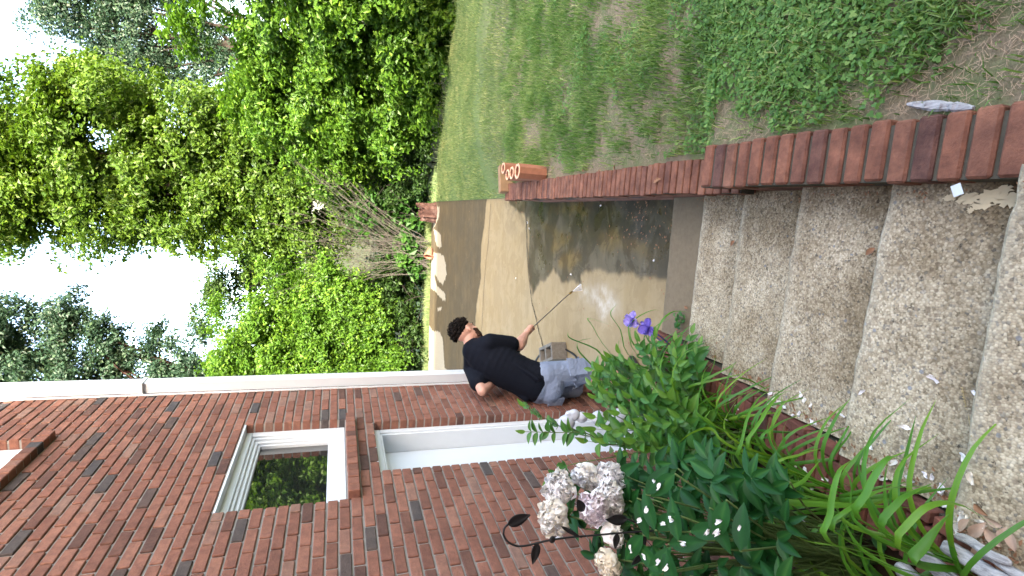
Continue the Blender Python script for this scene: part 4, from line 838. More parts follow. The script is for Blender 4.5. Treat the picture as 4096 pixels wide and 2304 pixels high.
for i, (dx, dy, Y, r, tn) in enumerate(BL):
    c = ony(dx, dy, Y); ax = Vector((random.uniform(-.3, .5), random.uniform(-.7, -.2), .75)).normalized()
    if i == 6: ax = Vector((.3, -.4, -.5)).normalized()
    mb = MB(); q1 = ax.orthogonal().normalized(); q2 = ax.cross(q1); n = 96; mb.ellipsoid(c+ax*r*.05, ((r*.45, 0, 0), (0, r*.45, 0), (0, 0, r*.45)), .6, 16, 12, .05)
    for k in range(n):
        u = k/n; th = .12+1.75*u**.65; a_ = k*2.39996+random.uniform(-.3, .3); d = (ax*math.cos(th)+(q1*math.cos(a_)+q2*math.sin(a_))*math.sin(th)).normalized()
        rr = r*(1.0 if u < .7 else 1.08)*random.uniform(.85, 1.12); s_ = random.uniform(.45, .75)*(1+.5*(u > .75)); b = c+d*rr*(.30+.42*u)
        ruffle(mb, b, d*(.95-.5*u)+ax*(.25+.85*u)+Vector((random.uniform(-.25, .25), random.uniform(-.25, .25), random.uniform(-.2, .2))), -d, rr*.74, r*s_*.9, tn+random.uniform(-.14, .14), 4, 4, .7, .22)
    mb.build('bloom', M['petal'], pe, True)
    LV2 = MB()
    for k in range(4): a_ = k*1.57; blade(LV, c-ax*r*.35, (q1*math.cos(a_)+q2*math.sin(a_)), -ax, r*.6, r*.35, .85, -.3)
    ST.tube(crv([PB+Vector((random.uniform(-.1, .1), random.uniform(-.1, .1), 0)), PB.lerp(c, .6)+Vector((-.03, 0, .06)), c-ax*r*.3], 10), .0035, 6)
LV.build('leaves', M['peony'], pe, True); ST.build('stem', M['stem'], pe, True)
# small low plants filling the bed floor
random.seed(51); mb = MB()
for k in range(260):
    y = random.uniform(.9, 3.3); x = random.uniform(left_edge(y)-.75, left_edge(y)-.26); 
    if x < -.86-.2*(4.537-y)+.05: continue
    p = Vector((x, y, bed_z(y)+random.uniform(.02, .12)))
    for q in range(3): a_ = random.uniform(0, 6.28); l = random.uniform(.03, .07); blade(mb, p, (math.cos(a_), math.sin(a_), .3), UP, l, l*.55, random.uniform(0, .4), .3)
tag(mb.build('ground_cover', M['vine'], None, True), 'low broad-leaved weeds covering the soil between the clumps', 'ground cover', kind='stuff')
sp_ = MB(); b = onz(1722, 800, -2.415)
for k in range(14): a_ = random.uniform(0, 6.28); l = random.uniform(.03, .055); p = b+Vector((random.uniform(-.05, .05), random.uniform(-.04, .04), random.uniform(.02, .07))); blade(sp_, p, (math.cos(a_), math.sin(a_), .4), UP, l, l*.6, random.uniform(.1, .5)); sp_.tube([b+Vector((-.03, 0, 0)), p], .0015, 4)
tag(sp_.build('weed_sprig', M['vine'], None, True), 'little green weed growing at the joint of the lowest step', 'plant')
# fallen petals
random.seed(61)
def petal(p, nn, L, lab, grp, t=None, flat=False):
    mb = MB(); a_ = random.uniform(0, 6.28); d = Vector((math.cos(a_), math.sin(a_), 0)); mb_c = p
    ruffle(mb, Vector((0, 0, 0))-d*L*.5, d, Vector(nn)+Vector((random.uniform(-.3, .3), random.uniform(-.3, .3), 0)), L, L*random.uniform(.3, .6), t if t is not None else random.uniform(.3, .8), 5, 4, random.uniform(.2, .9), .35)
    for v_ in mb.v[-35:]: pass
    o = mb.build('fallen_petal', M['petal'], None, True); o.location = Vector(p)+Vector(nn)*(.003+L*.12); tag(o, lab, 'petal', grp)
SN = ['lowest smooth step', 'second step up from the patio', 'third step up from the patio', 'fourth step up from the patio', 'fifth step up from the patio', 'nearest wide step', 'nearest wide step']
def D8(x, y): return (1931.9+.5*x, 724.5+.5*y)
def step_z(p):
    for i in range(6, -1, -1):
        (xr, yr), (xl, yl) = nos[i]
        if p[1] <= yr+(yl-yr)/(xl-xr)*(p[0]-xr)+.0: return -2.415+.135*i
    return PZ
def on_step(dx, dy):
    for i in range(6, -1, -1):
        z = -2.415+.135*i; p = onz(dx, dy, z); (xr, yr), (xl, yl) = nos[i]
        if p.y <= yr+(yl-yr)/(xl-xr)*(p.x-xr)-.015: return p
    return onz(dx, dy, PZ)
for x, y in ((170, 535), (222, 588), (135, 640), (163, 634), (222, 668), (240, 682), (480, 522), (845, 455), (1055, 535), (525, 800), (797, 940), (832, 948), (590, 962), (1030, 955), (952, 1078), (1000, 1140), (995, 855), (190, 565), (-10, 560), (20, 530), (35, 548), (960, 1210), (1000, 1260), (985, 1150), (560, 945), (700, 700), (380, 640), (90, 600), (300, 740), (640, 880), (720, 960), (880, 1010), (905, 1090), (1080, 1180), (60, 575)):
    dx, dy = D8(x, y); p = on_step(dx, dy); petal(p, UP, random.uniform(.022, .040), 'small white petal fallen on the %s' % SN[max(0, min(6, round((p.z+2.415)/.135)))], 'white petals fallen on the steps')
for x, y in ((40, 885), (195, 920), (150, 890), (60, 975), (250, 975), (130, 1145), (410, 1190), (296, 962), (230, 1010), (180, 1165), (-60, 860), (-90, 830), (-130, 700), (-160, 640), (-175, 655), (-190, 560), (-150, 600), (100, 905), (135, 985), (205, 940), (280, 1000), (-30, 950), (-200, 660), (-240, 690), (-120, 810)):
    dx, dy = D8(x, y); z = -1.95
    for _ in range(6): p = onz(dx, dy, z); z = -1.757-(p.y-1.05)*.24 if p.x > left_edge(p.y)-.21 else bed_z(p.y)+.02
    petal(p, UP, random.uniform(.022, .038), 'small white petal lying on the brick edging among the daylily leaves', 'white petals fallen on the edging')
for p, nn in PT: petal(p, nn, random.uniform(.018, .030), 'white petal caught on a dark peony leaf', 'white petals caught on the peony leaves', random.uniform(.3, .75))
for dx, dy, h in ((1716, 478, 0), (1650, 655, 0), (1330, 560, 0), (1335, 575, 0), (1440, 690, 0), (1515, 518, 0), (1300, 700, 0)):
    petal(onz(dx, dy, PZ)+Vector((0, 0, .01)), UP, .03, 'pale petal fallen on the washed patio', 'pale petals fallen on the patio')

# ------------------------------------------------------------------ the man with the pressure washer
def cap(mb, a_, b_, ra, rb, seg=14):
    a_, b_ = Vector(a_), Vector(b_); n = 6; pts = [a_.lerp(b_, i/n) for i in range(n+1)]; mb.tube(pts, [ra+(rb-ra)*i/n for i in range(n+1)], seg)
    for c, r in ((a_, ra), (b_, rb)): mb.ellipsoid(c, ((r, 0, 0), (0, r, 0), (0, 0, r)), .5, seg, 10)
def fuse(mb, voxel, it, name, mat, parent):
    me = bpy.data.meshes.new('tmp'); me.from_pydata(mb.v, [], mb.f); o = bpy.data.objects.new('tmp', me); C.objects.link(o)
    m = o.modifiers.new('r', 'REMESH'); m.mode = 'VOXEL'; m.voxel_size = voxel
    s_ = o.modifiers.new('s', 'SMOOTH'); s_.factor = .5; s_.iterations = it
    dg = bpy.context.evaluated_depsgraph_get(); me2 = bpy.data.meshes.new_from_object(o.evaluated_get(dg)); bpy.data.objects.remove(o); bpy.data.meshes.remove(me)
    me2.name = name; me2.polygons.foreach_set('use_smooth', np.ones(len(me2.polygons), dtype=bool)); me2.materials.clear(); return link(name, me2, mat, parent)
def eo(mb, c, f_, r_, u_, rf, rr, ru): mb.ellipsoid(c, (Vector(f_)*rf, Vector(r_)*rr, Vector(u_)*ru), .5, 18, 12)
hipY = 4.05
hip = ony(1352, 964, hipY); neck = ony(1186, 880, 4.28)
pm = empty('person', (hip.x, hip.y, PZ)); tag(pm, 'bearded man in navy T-shirt and blue-grey cargo shorts bending over a pressure washer lance', 'person')
F0 = Vector((.62, .78, 0)).normalized(); R0 = Vector((F0.y, -F0.x, 0))
rsh, lsh = ony(1233, 862, 4.12), ony(1188, 925, 4.40)
relb, rwr = ony(1306, 869, 4.16), ony(1321, 843, 4.38)
lelb, lwr = ony(1213, 984, 4.06), ony(1262, 945, 4.40)
rhip, lhip = hip+R0*.095-UP*.04, hip-R0*.095-UP*.04
rkn, lkn = ony(1462, 935, 4.02), ony(1447, 968, 4.22)
rkn.z = PZ+.50; lkn.z = PZ+.50
rft, lft = Vector((rkn.x-.03, rkn.y-.03, PZ+.09)), Vector((lkn.x-.04, lkn.y+.02, PZ+.09))
hu = Vector((.62, .50, .60)).normalized(); hf = Vector((.30, .42, -.86)); hf = (hf-hu*hf.dot(hu)).normalized(); hr = hf.cross(hu)
if hr.y > 0: hr = -hr
HC = ony(1172, 836, 4.34)
# body
b = MB(); spine = [hip, hip.lerp(neck, .35)-F0*.02, hip.lerp(neck, .7)-F0*.03, neck]
cap(b, hip, spine[1], .10, .09); cap(b, spine[1], spine[2], .09, .09); cap(b, spine[2], neck, .09, .06); cap(b, neck, HC-hu*.06-hf*.02, .056, .054)
cap(b, rsh, neck, .062, .055); cap(b, lsh, neck, .062, .055)
cap(b, rsh, relb, .056, .047); cap(b, relb, relb.lerp(rwr, .35), .047, .050); cap(b, relb.lerp(rwr, .35), rwr, .050, .031)
cap(b, lsh, lelb, .050, .039); cap(b, lelb, lelb.lerp(lwr, .3), .040, .042); cap(b, lelb.lerp(lwr, .3), lwr, .042, .028)
for h_, k_, f_ in ((rhip, rkn, rft), (lhip, lkn, lft)):
    cap(b, h_, k_, .085, .058); cap(b, k_, k_.lerp(f_, .3), .055, .060); cap(b, k_.lerp(f_, .3), f_, .060, .040); cap(b, f_-UP*.04, f_+F0*.15-UP*.055, .040, .032)
# head
eo(b, HC+hu*.025-hf*.012, hf, hr, hu, .098, .078, .092); eo(b, HC-hu*.035+hf*.025, hf, hr, hu, .075, .064, .080); eo(b, HC-hu*.085+hf*.055, hf, hr, hu, .035, .036, .030)
eo(b, HC+hu*.022+hf*.080, hf, hr, hu, .018, .050, .012); cap(b, HC+hu*.012+hf*.088, HC-hu*.028+hf*.112, .008, .013); eo(b, HC-hu*.032+hf*.100, hf, hr, hu, .010, .020, .009)
eo(b, HC-hu*.056+hf*.090, hf, hr, hu, .010, .024, .006); eo(b, HC-hu*.066+hf*.086, hf, hr, hu, .010, .020, .006)
for sg in (1, -1):
    eo(b, HC+hr*sg*.078-hu*.012-hf*.008, hf, hr, hu, .019, .008, .031); eo(b, HC+hr*sg*.030-hu*.002+hf*.074, hf, hr, hu, .012, .013, .010); eo(b, HC+hr*sg*.042-hu*.03+hf*.062, hf, hr, hu, .02, .02, .018)
# hands: palm, four fingers curled round the lance, thumb
LT = ony(1434, 737, 4.85); G0 = lwr+Vector((.03, .05, -.02)); hand = ony(1330, 833, 4.44)
ld = (LT-hand).normalized(); G0 = hand-ld*.34
def grip(mb, wr, c, d, side, back):
    """hand round a bar through c along d: wr wrist"""
    pal = (c-wr).normalized(); nrm = d.cross(pal).normalized()*side; pal = nrm.cross(d).normalized(); pal = pal if pal.dot(c-wr) > 0 else -pal
    k0 = c-pal*.030+nrm*.022
    cap(mb, wr, k0+d*.012, .027, .026); cap(mb, k0-d*.028, k0+d*.030, .020, .020)
    for i, (l, r) in enumerate(((.020, .0095), (.024, .0100), (.022, .0095), (.017, .0085))):
        o = d*(.030-.0205*i); a_ = k0+o+pal*.018; b1 = c+o+nrm*.026+pal*.012; b2 = c+o+pal*.028-nrm*.004; b3 = c+o+pal*.010-nrm*(.020+l*.2); b4 = c+o-pal*.008-nrm*.019
        for p, q in ((a_, b1), (b1, b2), (b2, b3), (b3, b4)): cap(mb, p, q, r, r*.93, 8)
    t0 = k0+d*.030-pal*.012; t1 = c+d*.052-pal*.022-nrm*.012; t2 = c+d*.062-nrm*.022+pal*.004; cap(mb, t0, t1, .013, .0115, 8); cap(mb, t1, t2, .0115, .0095, 8)
grip(b, rwr, hand, ld, 1, None); lh = G0+ld*.06
cap(b, lwr, lwr, .028, .028); grip(b, lwr, lh, ld, -1, None)
body = fuse(b, .0052, 5, 'body', M['skin'], pm)
# hair: curly clumps over the crown and back of the skull
random.seed(5); h = MB(); eo(h, HC+hu*.036-hf*.018, hf, hr, hu, .099, .080, .088)
for k in range(520):
    v = Vector((random.gauss(0, 1), random.gauss(0, 1), random.gauss(0, 1))).normalized(); fz, rz_, uz = v.dot(hf), v.dot(hr), v.dot(hu)
    if fz > .55 and uz < .45: continue
    if uz < -.30 or (uz < .02 and fz > -.10): continue
    p = HC+hu*(.036+uz*.088)-hf*.018+hf*fz*.098+hr*rz_*.080; r = random.uniform(.007, .014)*(1.3 if fz > .3 and uz > .3 else 1); p += v*random.uniform(.0, .014); h.ellipsoid(p, ((r, 0, 0), (0, r*.8, 0), (0, 0, r)), .5, 6, 5, .25)
for k in range(240):       # loose curls
    v = Vector((random.gauss(0, 1), random.gauss(0, 1), random.gauss(0, 1))).normalized(); fz, rz_, uz = v.dot(hf), v.dot(hr), v.dot(hu)
    if uz < .0 or (fz > .6 and uz < .5): continue
    p = HC+hu*(.036+uz*.092)-hf*.018+hf*fz*.102+hr*rz_*.084; q = []; e = v.orthogonal().normalized(); g_ = v.cross(e); ph = random.uniform(0, 6)
    for i in range(7): q.append(p+v*(.004+i*.0035)+(e*math.cos(ph+i*1.0)+g_*math.sin(ph+i*1.0))*.007)
    h.tube(q, .0022, 4)
h.build('hair', M['hair'], pm, True)
# beard
h = MB()
for k in range(420):
    a_ = random.uniform(-1.35, 1.35); u = random.uniform(0, 1); fz = math.cos(a_); rz_ = math.sin(a_)
    p = HC-hu*(.035+.070*u)+hf*(.012+.085*fz*(1-.12*u))+hr*(.066*rz_*(1-.25*u)); 
    if abs(a_) < .42 and u < .30: continue
    r = random.uniform(.006, .0105); h.ellipsoid(p, ((r, 0, 0), (0, r, 0), (0, 0, r)), .5, 6, 5, .25)
h.build('beard', M['beard'], pm, True)
# eyes and brows
M['eye'] = plain('eye', (.10, .07, .05), .2, .5)
for sg in (1, -1): e_ = MB(); e_.ellipsoid(HC+hr*sg*.031-hu*.001+hf*.082, ((.0075, 0, 0), (0, .0075, 0), (0, 0, .0075)), .5, 10, 8); e_.build('eye', M['eye'], pm, True)
for sg in (1, -1): e_ = MB(); cap(e_, HC+hr*sg*.016+hu*.020+hf*.096, HC+hr*sg*.052+hu*.022+hf*.080, .0045, .0035, 6); e_.build('eyebrow', M['hair'], pm, True)
# T-shirt
s = MB(); hemc = hip-UP*.012; n1_ = neck-UP*.015
ax_ = (n1_-hemc).normalized(); shd = (rsh-lsh).normalized()
for i in range(15):
    u = i/14; wf = float(np.interp(u, [0, .3, .7, 1], [.145, .138, .145, .095])); wr_ = float(np.interp(u, [0, .25, .6, .85, 1], [.190, .178, .198, .192, .115]))
    c = hemc.lerp(n1_, u)-F0*(.03*math.sin(u*3.1)); rr0 = (R0*(1-u)+shd*u).normalized(); ff = ax_.cross(rr0).normalized(); rr0 = ff.cross(ax_).normalized(); eo(s, c, ff, rr0, ax_, wf, wr_, .09)
cap(s, rsh, lsh, .078, .078); cap(s, rsh+(neck-rsh)*.2, neck, .075, .068); cap(s, lsh+(neck-lsh)*.2, neck, .075, .068)
cap(s, rsh, rsh.lerp(relb, .70), .076, .074); cap(s, lsh, lsh.lerp(lelb, .66), .076, .076)
random.seed(8)
for k in range(5):      # soft folds running from the shoulders to the hem
    t = random.uniform(-1, 1); a0 = hemc+R0*t*.15-F0*.10+UP*random.uniform(.06, .12); a1 = a0.lerp(neck.lerp(rsh if t > 0 else lsh, abs(t)), random.uniform(.3, .6))-F0*.02; cap(s, a0+F0*.01, a1, .022, .014, 8)
shirt = fuse(s, .008, 7, 'shirt', M['shirt'], pm)
# trim at the sleeves and the neck
def cuff(p, d, r, nm, wd=.010):
    mb = MB(); d = d.normalized(); a1 = d.orthogonal().normalized(); a2 = d.cross(a1); q = [p+(a1*math.cos(k*2*math.pi/24)+a2*math.sin(k*2*math.pi/24))*r for k in range(25)]; mb.tube(q, wd*.4, 6, .5, False); mb.build(nm, M['shirt'], pm, True)
cuff(neck.lerp(HC, .18), HC-neck, .066, 'collar')
# shorts
s = MB(); eo(s, hip-UP*.01, F0, R0, UP, .135, .180, .12); eo(s, hip-UP*.10-F0*.02, F0, R0, UP, .145, .185, .12)
for h_, k_ in ((rhip, rkn), (lhip, lkn)):
    e = h_.lerp(k_, .93); cap(s, h_, h_.lerp(k_, .5), .112, .108); 
    d_ = (e-h_).normalized(); s.tube([h_.lerp(k_, .4), h_.lerp(k_, .7), e], [.104, .104, .103], 20)
random.seed(12)
for h_, k_ in ((rhip, rkn), (lhip, lkn)):
    for k in range(7): t = random.uniform(.1, .85); a_ = random.uniform(0, 6.28); o = Vector((math.cos(a_), math.sin(a_), 0))*.098; a0 = h_.lerp(k_, t)+o; cap(s, a0, a0+Vector((random.uniform(-.06, .06), random.uniform(-.04, .04), random.uniform(-.05, .05))), .012, .008, 6)
shorts = fuse(s, .007, 4, 'shorts', M['shorts'], pm)
mb = MB(); c = rhip.lerp(rkn, .60); rr_ = Vector((.55, -.83, 0)).normalized(); t_ = Vector((rr_.y, -rr_.x, 0)); dz = (rkn-rhip).normalized()
mb.box(c+rr_*.100-t_*.075-dz*.08, t_*.15, dz*.17, rr_*.022, .5, .008); mb.box(c+rr_*.119-t_*.08-dz*.085, t_*.16, dz*.055, rr_*.008, .5, .003); mb.build('pocket', M['shorts'], pm)
mb = MB(); c = hip-F0*.125-R0*.09-UP*.08; mb.box(c-R0*.06, R0*.12, -UP*.13+F0*.0, -F0*.022, .5, .006); mb.build('back_pocket', M['shorts'], pm)
for f_ in (rft, lft):
    sm_ = MB(); cap(sm_, f_-UP*.045-F0*.05, f_+F0*.06-UP*.045, .046, .048); cap(sm_, f_+F0*.06-UP*.045, f_+F0*.17-UP*.055, .048, .036); fuse(sm_, .007, 3, 'shoe', M['shoe'], pm)
# lance, held
ln = empty('spray_lance', G0); tag(ln, 'long thin steel pressure washer lance held low by the man, its brass tip spraying', 'lance')
mb = MB(); bend = LT-ld*.10; q = crv([G0-ld*.02, hand, hand.lerp(bend, .5), bend, LT+Vector((.01, 0, -.018))], 30); mb.tube(q, .0055, 8); mb.build('tube', M['steel'], ln, True)
mb = MB(); tip = q[-1]; d_ = (q[-1]-q[-3]).normalized(); mb.tube([tip-d_*.045, tip-d_*.04, tip-d_*.01, tip, tip+d_*.012], [.007, .011, .011, .008, .006], 10); mb.build('nozzle', M['brass'], ln, True)
mb = MB(); mb.tube([G0-ld*.05, G0, G0+ld*.06, G0+ld*.14], [.016, .018, .018, .013], 10); mb.tube([G0, G0-UP*.12-ld*.02], [.015, .013], 10); mb.build('trigger_grip', M['rubber'], ln, True)
# spray fan: a cloud of droplets
rng = np.random.default_rng(9); sd_ = (d_+Vector((.10, .25, -.75))).normalized(); sid = sd_.cross(Vector((.2, 1, .1))).normalized(); n = 6000; u = rng.uniform(0, 1, n)**.6; v = rng.uniform(-1, 1, n)*.42; wv = rng.normal(size=n)*.03
L = .14; cc = np.array(tip+d_*.012)+np.outer(u*L, np.array(sd_))+np.outer(u*v*L*.62, np.array(sid))+np.outer(u*wv*L, np.array(sd_.cross(sid))); r = .0013*rng.uniform(.5, 1.3, n)
T = np.array([(1, 1, 1), (1, -1, -1), (-1, 1, -1), (-1, -1, 1)], float); V = (cc[:, None, :]+T[None]*r[:, None, None]).reshape(-1, 3); i = np.arange(n)*4
F = np.concatenate([np.stack([i, i+1, i+2], 1), np.stack([i, i+3, i+1], 1), np.stack([i, i+2, i+3], 1), np.stack([i+1, i+3, i+2], 1)])
tag(link('water_spray', mesh_np('spray', V, F), M['spray']), 'white fan of water spray leaving the tip of the lance', 'spray', kind='stuff')

# ------------------------------------------------------------------ garden stake
def DS(x, y): return (1194.9+x*.17532, 1194.9+y*.17532)
SY = 1.5
st_o = empty('garden_stake', ony(*DS(2560, 800), SY)); tag(st_o, 'black iron plant stake curling over at the top with flat metal leaves', 'garden stake')
mb = MB(); q = crv([ony(*DS(x, y), SY) for x, y in ((475, 705), (425, 760), (408, 850), (450, 935), (520, 990), (620, 1022), (750, 1010), (900, 975), (1100, 930), (1400, 890), (1660, 870), (2050, 835), (2560, 800))], 60)
q.append(Vector((q[-1].x, q[-1].y, bed_z(SY)-.1))); mb.tube(q, .0032, 8)
q2 = crv([ony(*DS(x, y), SY+.03) for x, y in ((2160, 620), (2470, 740), (2900, 800))], 12); mb.tube(q2, .0028, 8)
mb.build('stem', M['iron'], st_o, True)
def ironleaf(b, t, wd, off=0, curl=.15):
    b, t = ony(*DS(*b), SY+off), ony(*DS(*t), SY+off); d = t-b; L = d.length; d.normalize(); s_ = d.cross(Vector((0, 1, 0))).normalized(); nn = s_.cross(d); mb = MB(); n = 12; top = []; bot = []
    for i in range(n+1):
        u = i/n; w_ = wd*.5*math.sin(math.pi*u**.75)**.9 if 0 < u < 1 else .0006; c = b+d*L*u
        for j in range(5): v = j/2-1; h = curl*wd*(1-v*v); top.append(c+s_*w_*v+nn*(h+.0012)); bot.append(c+s_*w_*v+nn*(h-.0012))
    F = [(i*5+j, i*5+j+1, (i+1)*5+j+1, (i+1)*5+j) for i in range(n) for j in range(4)]; m = len(top)
    F += [tuple(k+m for k in f[::-1]) for f in F]; F += [((i)*5, (i+1)*5, (i+1)*5+m, i*5+m) for i in range(n)]+[((i)*5+4, i*5+4+m, (i+1)*5+4+m, (i+1)*5+4) for i in range(n)]
    mb.add(top+bot, F); mb.build('leaf', M['iron'], st_o, True)
ironleaf((470, 710), (795, 572), .036); ironleaf((900, 975), (828, 1282), .029); ironleaf((1240, 740), (1535, 905), .013, -.01); ironleaf((1560, 520), (1465, 350), .03, .05); ironleaf((2180, 640), (1880, 645), .036, .02)
ironleaf((2040, 840), (2010, 1060), .024, .02); ironleaf((2400, 1150), (2250, 1290), .022); ironleaf((2430, 820), (2400, 1120), .022)
mb = MB(); c = ony(*DS(1110, 927), SY-.004); mb.ellipsoid(c, ((.0115, 0, 0), (0, .004, 0), (0, 0, .0105))); mb.build('disc', M['iron'], st_o, True)
# ------------------------------------------------------------------ yard things
random.seed(71)
# four octagonal clay tiles standing on a pallet board behind the wall
def oct_tile(cx_, cy_, r, h, lab, rz=0):
    z = float(lawn_z(cx_, cy_))+.012; root = empty('clay_tile', (cx_, cy_, z)); tag(root, lab, 'clay tile', 'hollow clay tiles on end')
    mb = MB(); vs = []
    for (rr, zz_) in ((r, z), (r, z+h-.006), (r*.70, z+h-.006), (r*.70, z)):
        for k in range(8): a_ = rz+k*math.pi/4+.39; vs.append((cx_+rr*math.cos(a_), cy_+rr*math.sin(a_), zz_))
    mb.add(vs, [(j*8+k, j*8+(k+1) % 8, (j+1)*8+(k+1) % 8, (j+1)*8+k) for j in (0, 2) for k in range(8)]); mb.build('body', M['terra'], root)
    mb = MB(); vs = []
    for (rr, zz_) in ((r*1.0, z+h-.006), (r*.99, z+h), (r*.71, z+h), (r*.70, z+h-.006)):
        for k in range(8): a_ = rz+k*math.pi/4+.39; vs.append((cx_+rr*math.cos(a_), cy_+rr*math.sin(a_), zz_))
    mb.add(vs, [(j*8+k, j*8+(k+1) % 8, (j+1)*8+(k+1) % 8, (j+1)*8+k) for j in range(3) for k in range(8)]); mb.build('rim', M['terra_cut'], root)
for dx, dy, z_, r, h, lab in ((1338, 437, -2.03, .082, .30, 'nearest and tallest hollow clay tile standing behind the low wall'), (1314, 440, -2.03, .070, .27, 'second hollow clay tile from the near end of the row'), (1297, 444, -2.03, .062, .25, 'third hollow clay tile, the smallest round opening'), (1288, 428, -2.03, .066, .26, 'farthest hollow clay tile, half hidden at the end of the row')):
    p = onz(dx+27, dy, z_); oct_tile(p.x, p.y, r, h, lab)
mb = MB(); p = onz(1300, 440, -2.05); z = float(lawn_z(p.x, p.y)); mb.box((p.x-.18, p.y+.16, z+.0), (.34, .05, 0), (-.02, .08, 0), (0, 0, .17), .5, .008)
tag(mb.build('clay_block', plain('tan_clay', (.26, .17, .10), .85, .2, 14, .3)), 'flat tan clay slab standing on edge behind the clay tiles', 'clay slab')
# stump
sroot = onz(1098, 537, PZ-.03); mb = MB(); n = 26; vs = []; hs = [.44+.07*math.sin(k*1.1)+random.uniform(-.05, .08)-(.10 if 9 < k < 16 else 0) for k in range(n)]
for j, (f_, rr) in enumerate(((0, .29), (.15, .25), (.6, .235), (1, .225))):
    for k in range(n): a_ = k*2*math.pi/n; r_k = rr*(1+.08*math.sin(k*2.3)+.05*math.sin(k*5.1)); vs.append((sroot.x+r_k*math.cos(a_), sroot.y+r_k*math.sin(a_), sroot.z+hs[k]*f_))
for k in range(n): a_ = k*2*math.pi/n; vs.append((sroot.x+.15*math.cos(a_), sroot.y+.15*math.sin(a_), sroot.z+hs[k]-.05-random.uniform(0, .06)))
vs.append((sroot.x, sroot.y, sroot.z+.3)); c_ = len(vs)-1
mb.add(vs, [(j*n+k, j*n+(k+1) % n, (j+1)*n+(k+1) % n, (j+1)*n+k) for j in range(4) for k in range(n)]+[(4*n+k, 4*n+(k+1) % n, c_) for k in range(n)]); tag(mb.build('tree_stump', M['stump']), 'broken reddish tree stump at the far corner of the patio', 'stump')
# pot
def lathe(mb, c, axis, prof, n=24):
    axis = Vector(axis).normalized(); a1 = axis.orthogonal().normalized(); a2 = axis.cross(a1); vs = [Vector(c)+axis*h+(a1*math.cos(k*2*math.pi/n)+a2*math.sin(k*2*math.pi/n))*r for r, h in prof for k in range(n)]
    mb.add(vs, [(j*n+k, j*n+(k+1) % n, (j+1)*n+(k+1) % n, (j+1)*n+k) for j in range(len(prof)-1) for k in range(n)])
p = onz(1090, 630, PZ); mb = MB(); lathe(mb, p+Vector((-.06, .02, .10)), (-.8, -.35, .25), [(.0, -.12), (.07, -.12), (.105, .08), (.105, .09), (.125, .09), (.13, .14), (.11, .14), (.095, .09), (.06, -.10), (0, -.10)])
tag(mb.build('flower_pot', M['terra'], None, True), 'terracotta flower pot tipped over on the far edge of the patio', 'flower pot')
# hollow concrete block
bx_, by_ = -.70, 5.72; bl = empty('concrete_block', (bx_, by_, PZ)); tag(bl, 'grey hollow concrete block standing on the patio behind the man', 'concrete block')
mb = MB(); Lb, Wb, Hb = .40, .20, .185; ax = Vector((-.28, .96, 0)).normalized(); ay = Vector((.96, .28, 0)).normalized(); o_ = Vector((bx_-.10, by_-.18, PZ+.008)); w_ = .035
mb.box(o_, ax*Lb, ay*w_, UP*Hb, .5, .004); mb.box(o_+ay*(Wb-w_), ax*Lb, ay*w_, UP*Hb, .5, .004)
for u in (0, (Lb-w_)/2, Lb-w_): mb.box(o_+ay*w_+ax*(u+.001), ax*(w_-.002), ay*(Wb-2*w_), UP*(Hb-.002), .5)
mb.build('web', M['block'], bl)
# hose
mb = MB(); hp = [onz(*q, PZ+.014) for q in ((1350, 1010), (1335, 940), (1345, 912), (1360, 890), (1378, 876), (1390, 868), (1408, 869), (1425, 880), (1445, 893), (1456, 912), (1462, 940), (1470, 990))]; mb.tube(crv(hp, 60), .012, 8)
tag(mb.build('hose', M['rubber'], None, True), 'black rubber hose looping over the patio round the concrete block', 'hose')
# pale ornament before the door
mb = MB(); c = ony(1425, 1063, 3.42)
for dx_, dz_, r in ((0, 0, .056), (.050, -.055, .042), (.055, -.02, .028), (.03, -.12, .04), (.02, -.25, .05), (.02, -.42, .06), (.02, -.62, .08), (.02, -.80, .09)): mb.ellipsoid(c+Vector((dx_, 0, dz_)), ((r, 0, 0), (0, r*.8, 0), (0, 0, r*1.1)), .5, 20, 14, .03)
tag(mb.build('ornament', M['rag'], None, True), 'pale bluish-white lumpy garden ornament standing before the white door', 'ornament')
# weathered sticks at the near corner
def stick(p0, p1, r, lab, seed):
    random.seed(seed); mb = MB(); p0, p1 = Vector(p0), Vector(p1); d = (p1-p0).normalized(); a1 = d.orthogonal().normalized(); a2 = d.cross(a1); n = 14; m = 12; vs = []
    for i in range(n+1):
        u = i/n; c = p0.lerp(p1, u)+a1*.006*math.sin(u*5+seed)+a2*.004*math.sin(u*7)
        for k in range(m):
            a_ = k*2*math.pi/m; rr = r*(1+.14*math.sin(a_*3+seed)+random.uniform(-.07, .07))*(1-.12*u)*(1 if 0 < i < n else .72); vs.append(c+(a1*math.cos(a_)+a2*math.sin(a_))*rr)
    vs += [p0-d*.004, p1+d*.004]; F = [(i*m+k, i*m+(k+1) % m, (i+1)*m+(k+1) % m, (i+1)*m+k) for i in range(n) for k in range(m)]+[((k+1) % m, k, (n+1)*m) for k in range(m)]+[(n*m+k, n*m+(k+1) % m, (n+1)*m+1) for k in range(m)]
    mb.add(vs, F); tag(mb.build('weathered_stick', M['drift'], None, True), lab, 'stick', 'grey weathered sticks at the corner of the bed')
for i, (a_, b_, r, lab) in enumerate((((2262, 1425), (2390, 1560), .024, 'grey weathered stick, leftmost of the pile at the corner of the bed'), ((2310, 1390), (2500, 1540), .025, 'cracked grey stick in the middle of the pile, torn at its end'), ((2375, 1372), (2560, 1480), .021, 'smooth pale grey stick lying on top of the pile'), ((2405, 1345), (2540, 1420), .012, 'thin dark grey stick behind the pale ones'), ((2465, 1390), (2600, 1465), .014, 'pale greenish-grey stick, rightmost of the pile'))):
    stick(onz(*a_, -1.665), onz(*b_, -1.64), r, lab, 80+i)
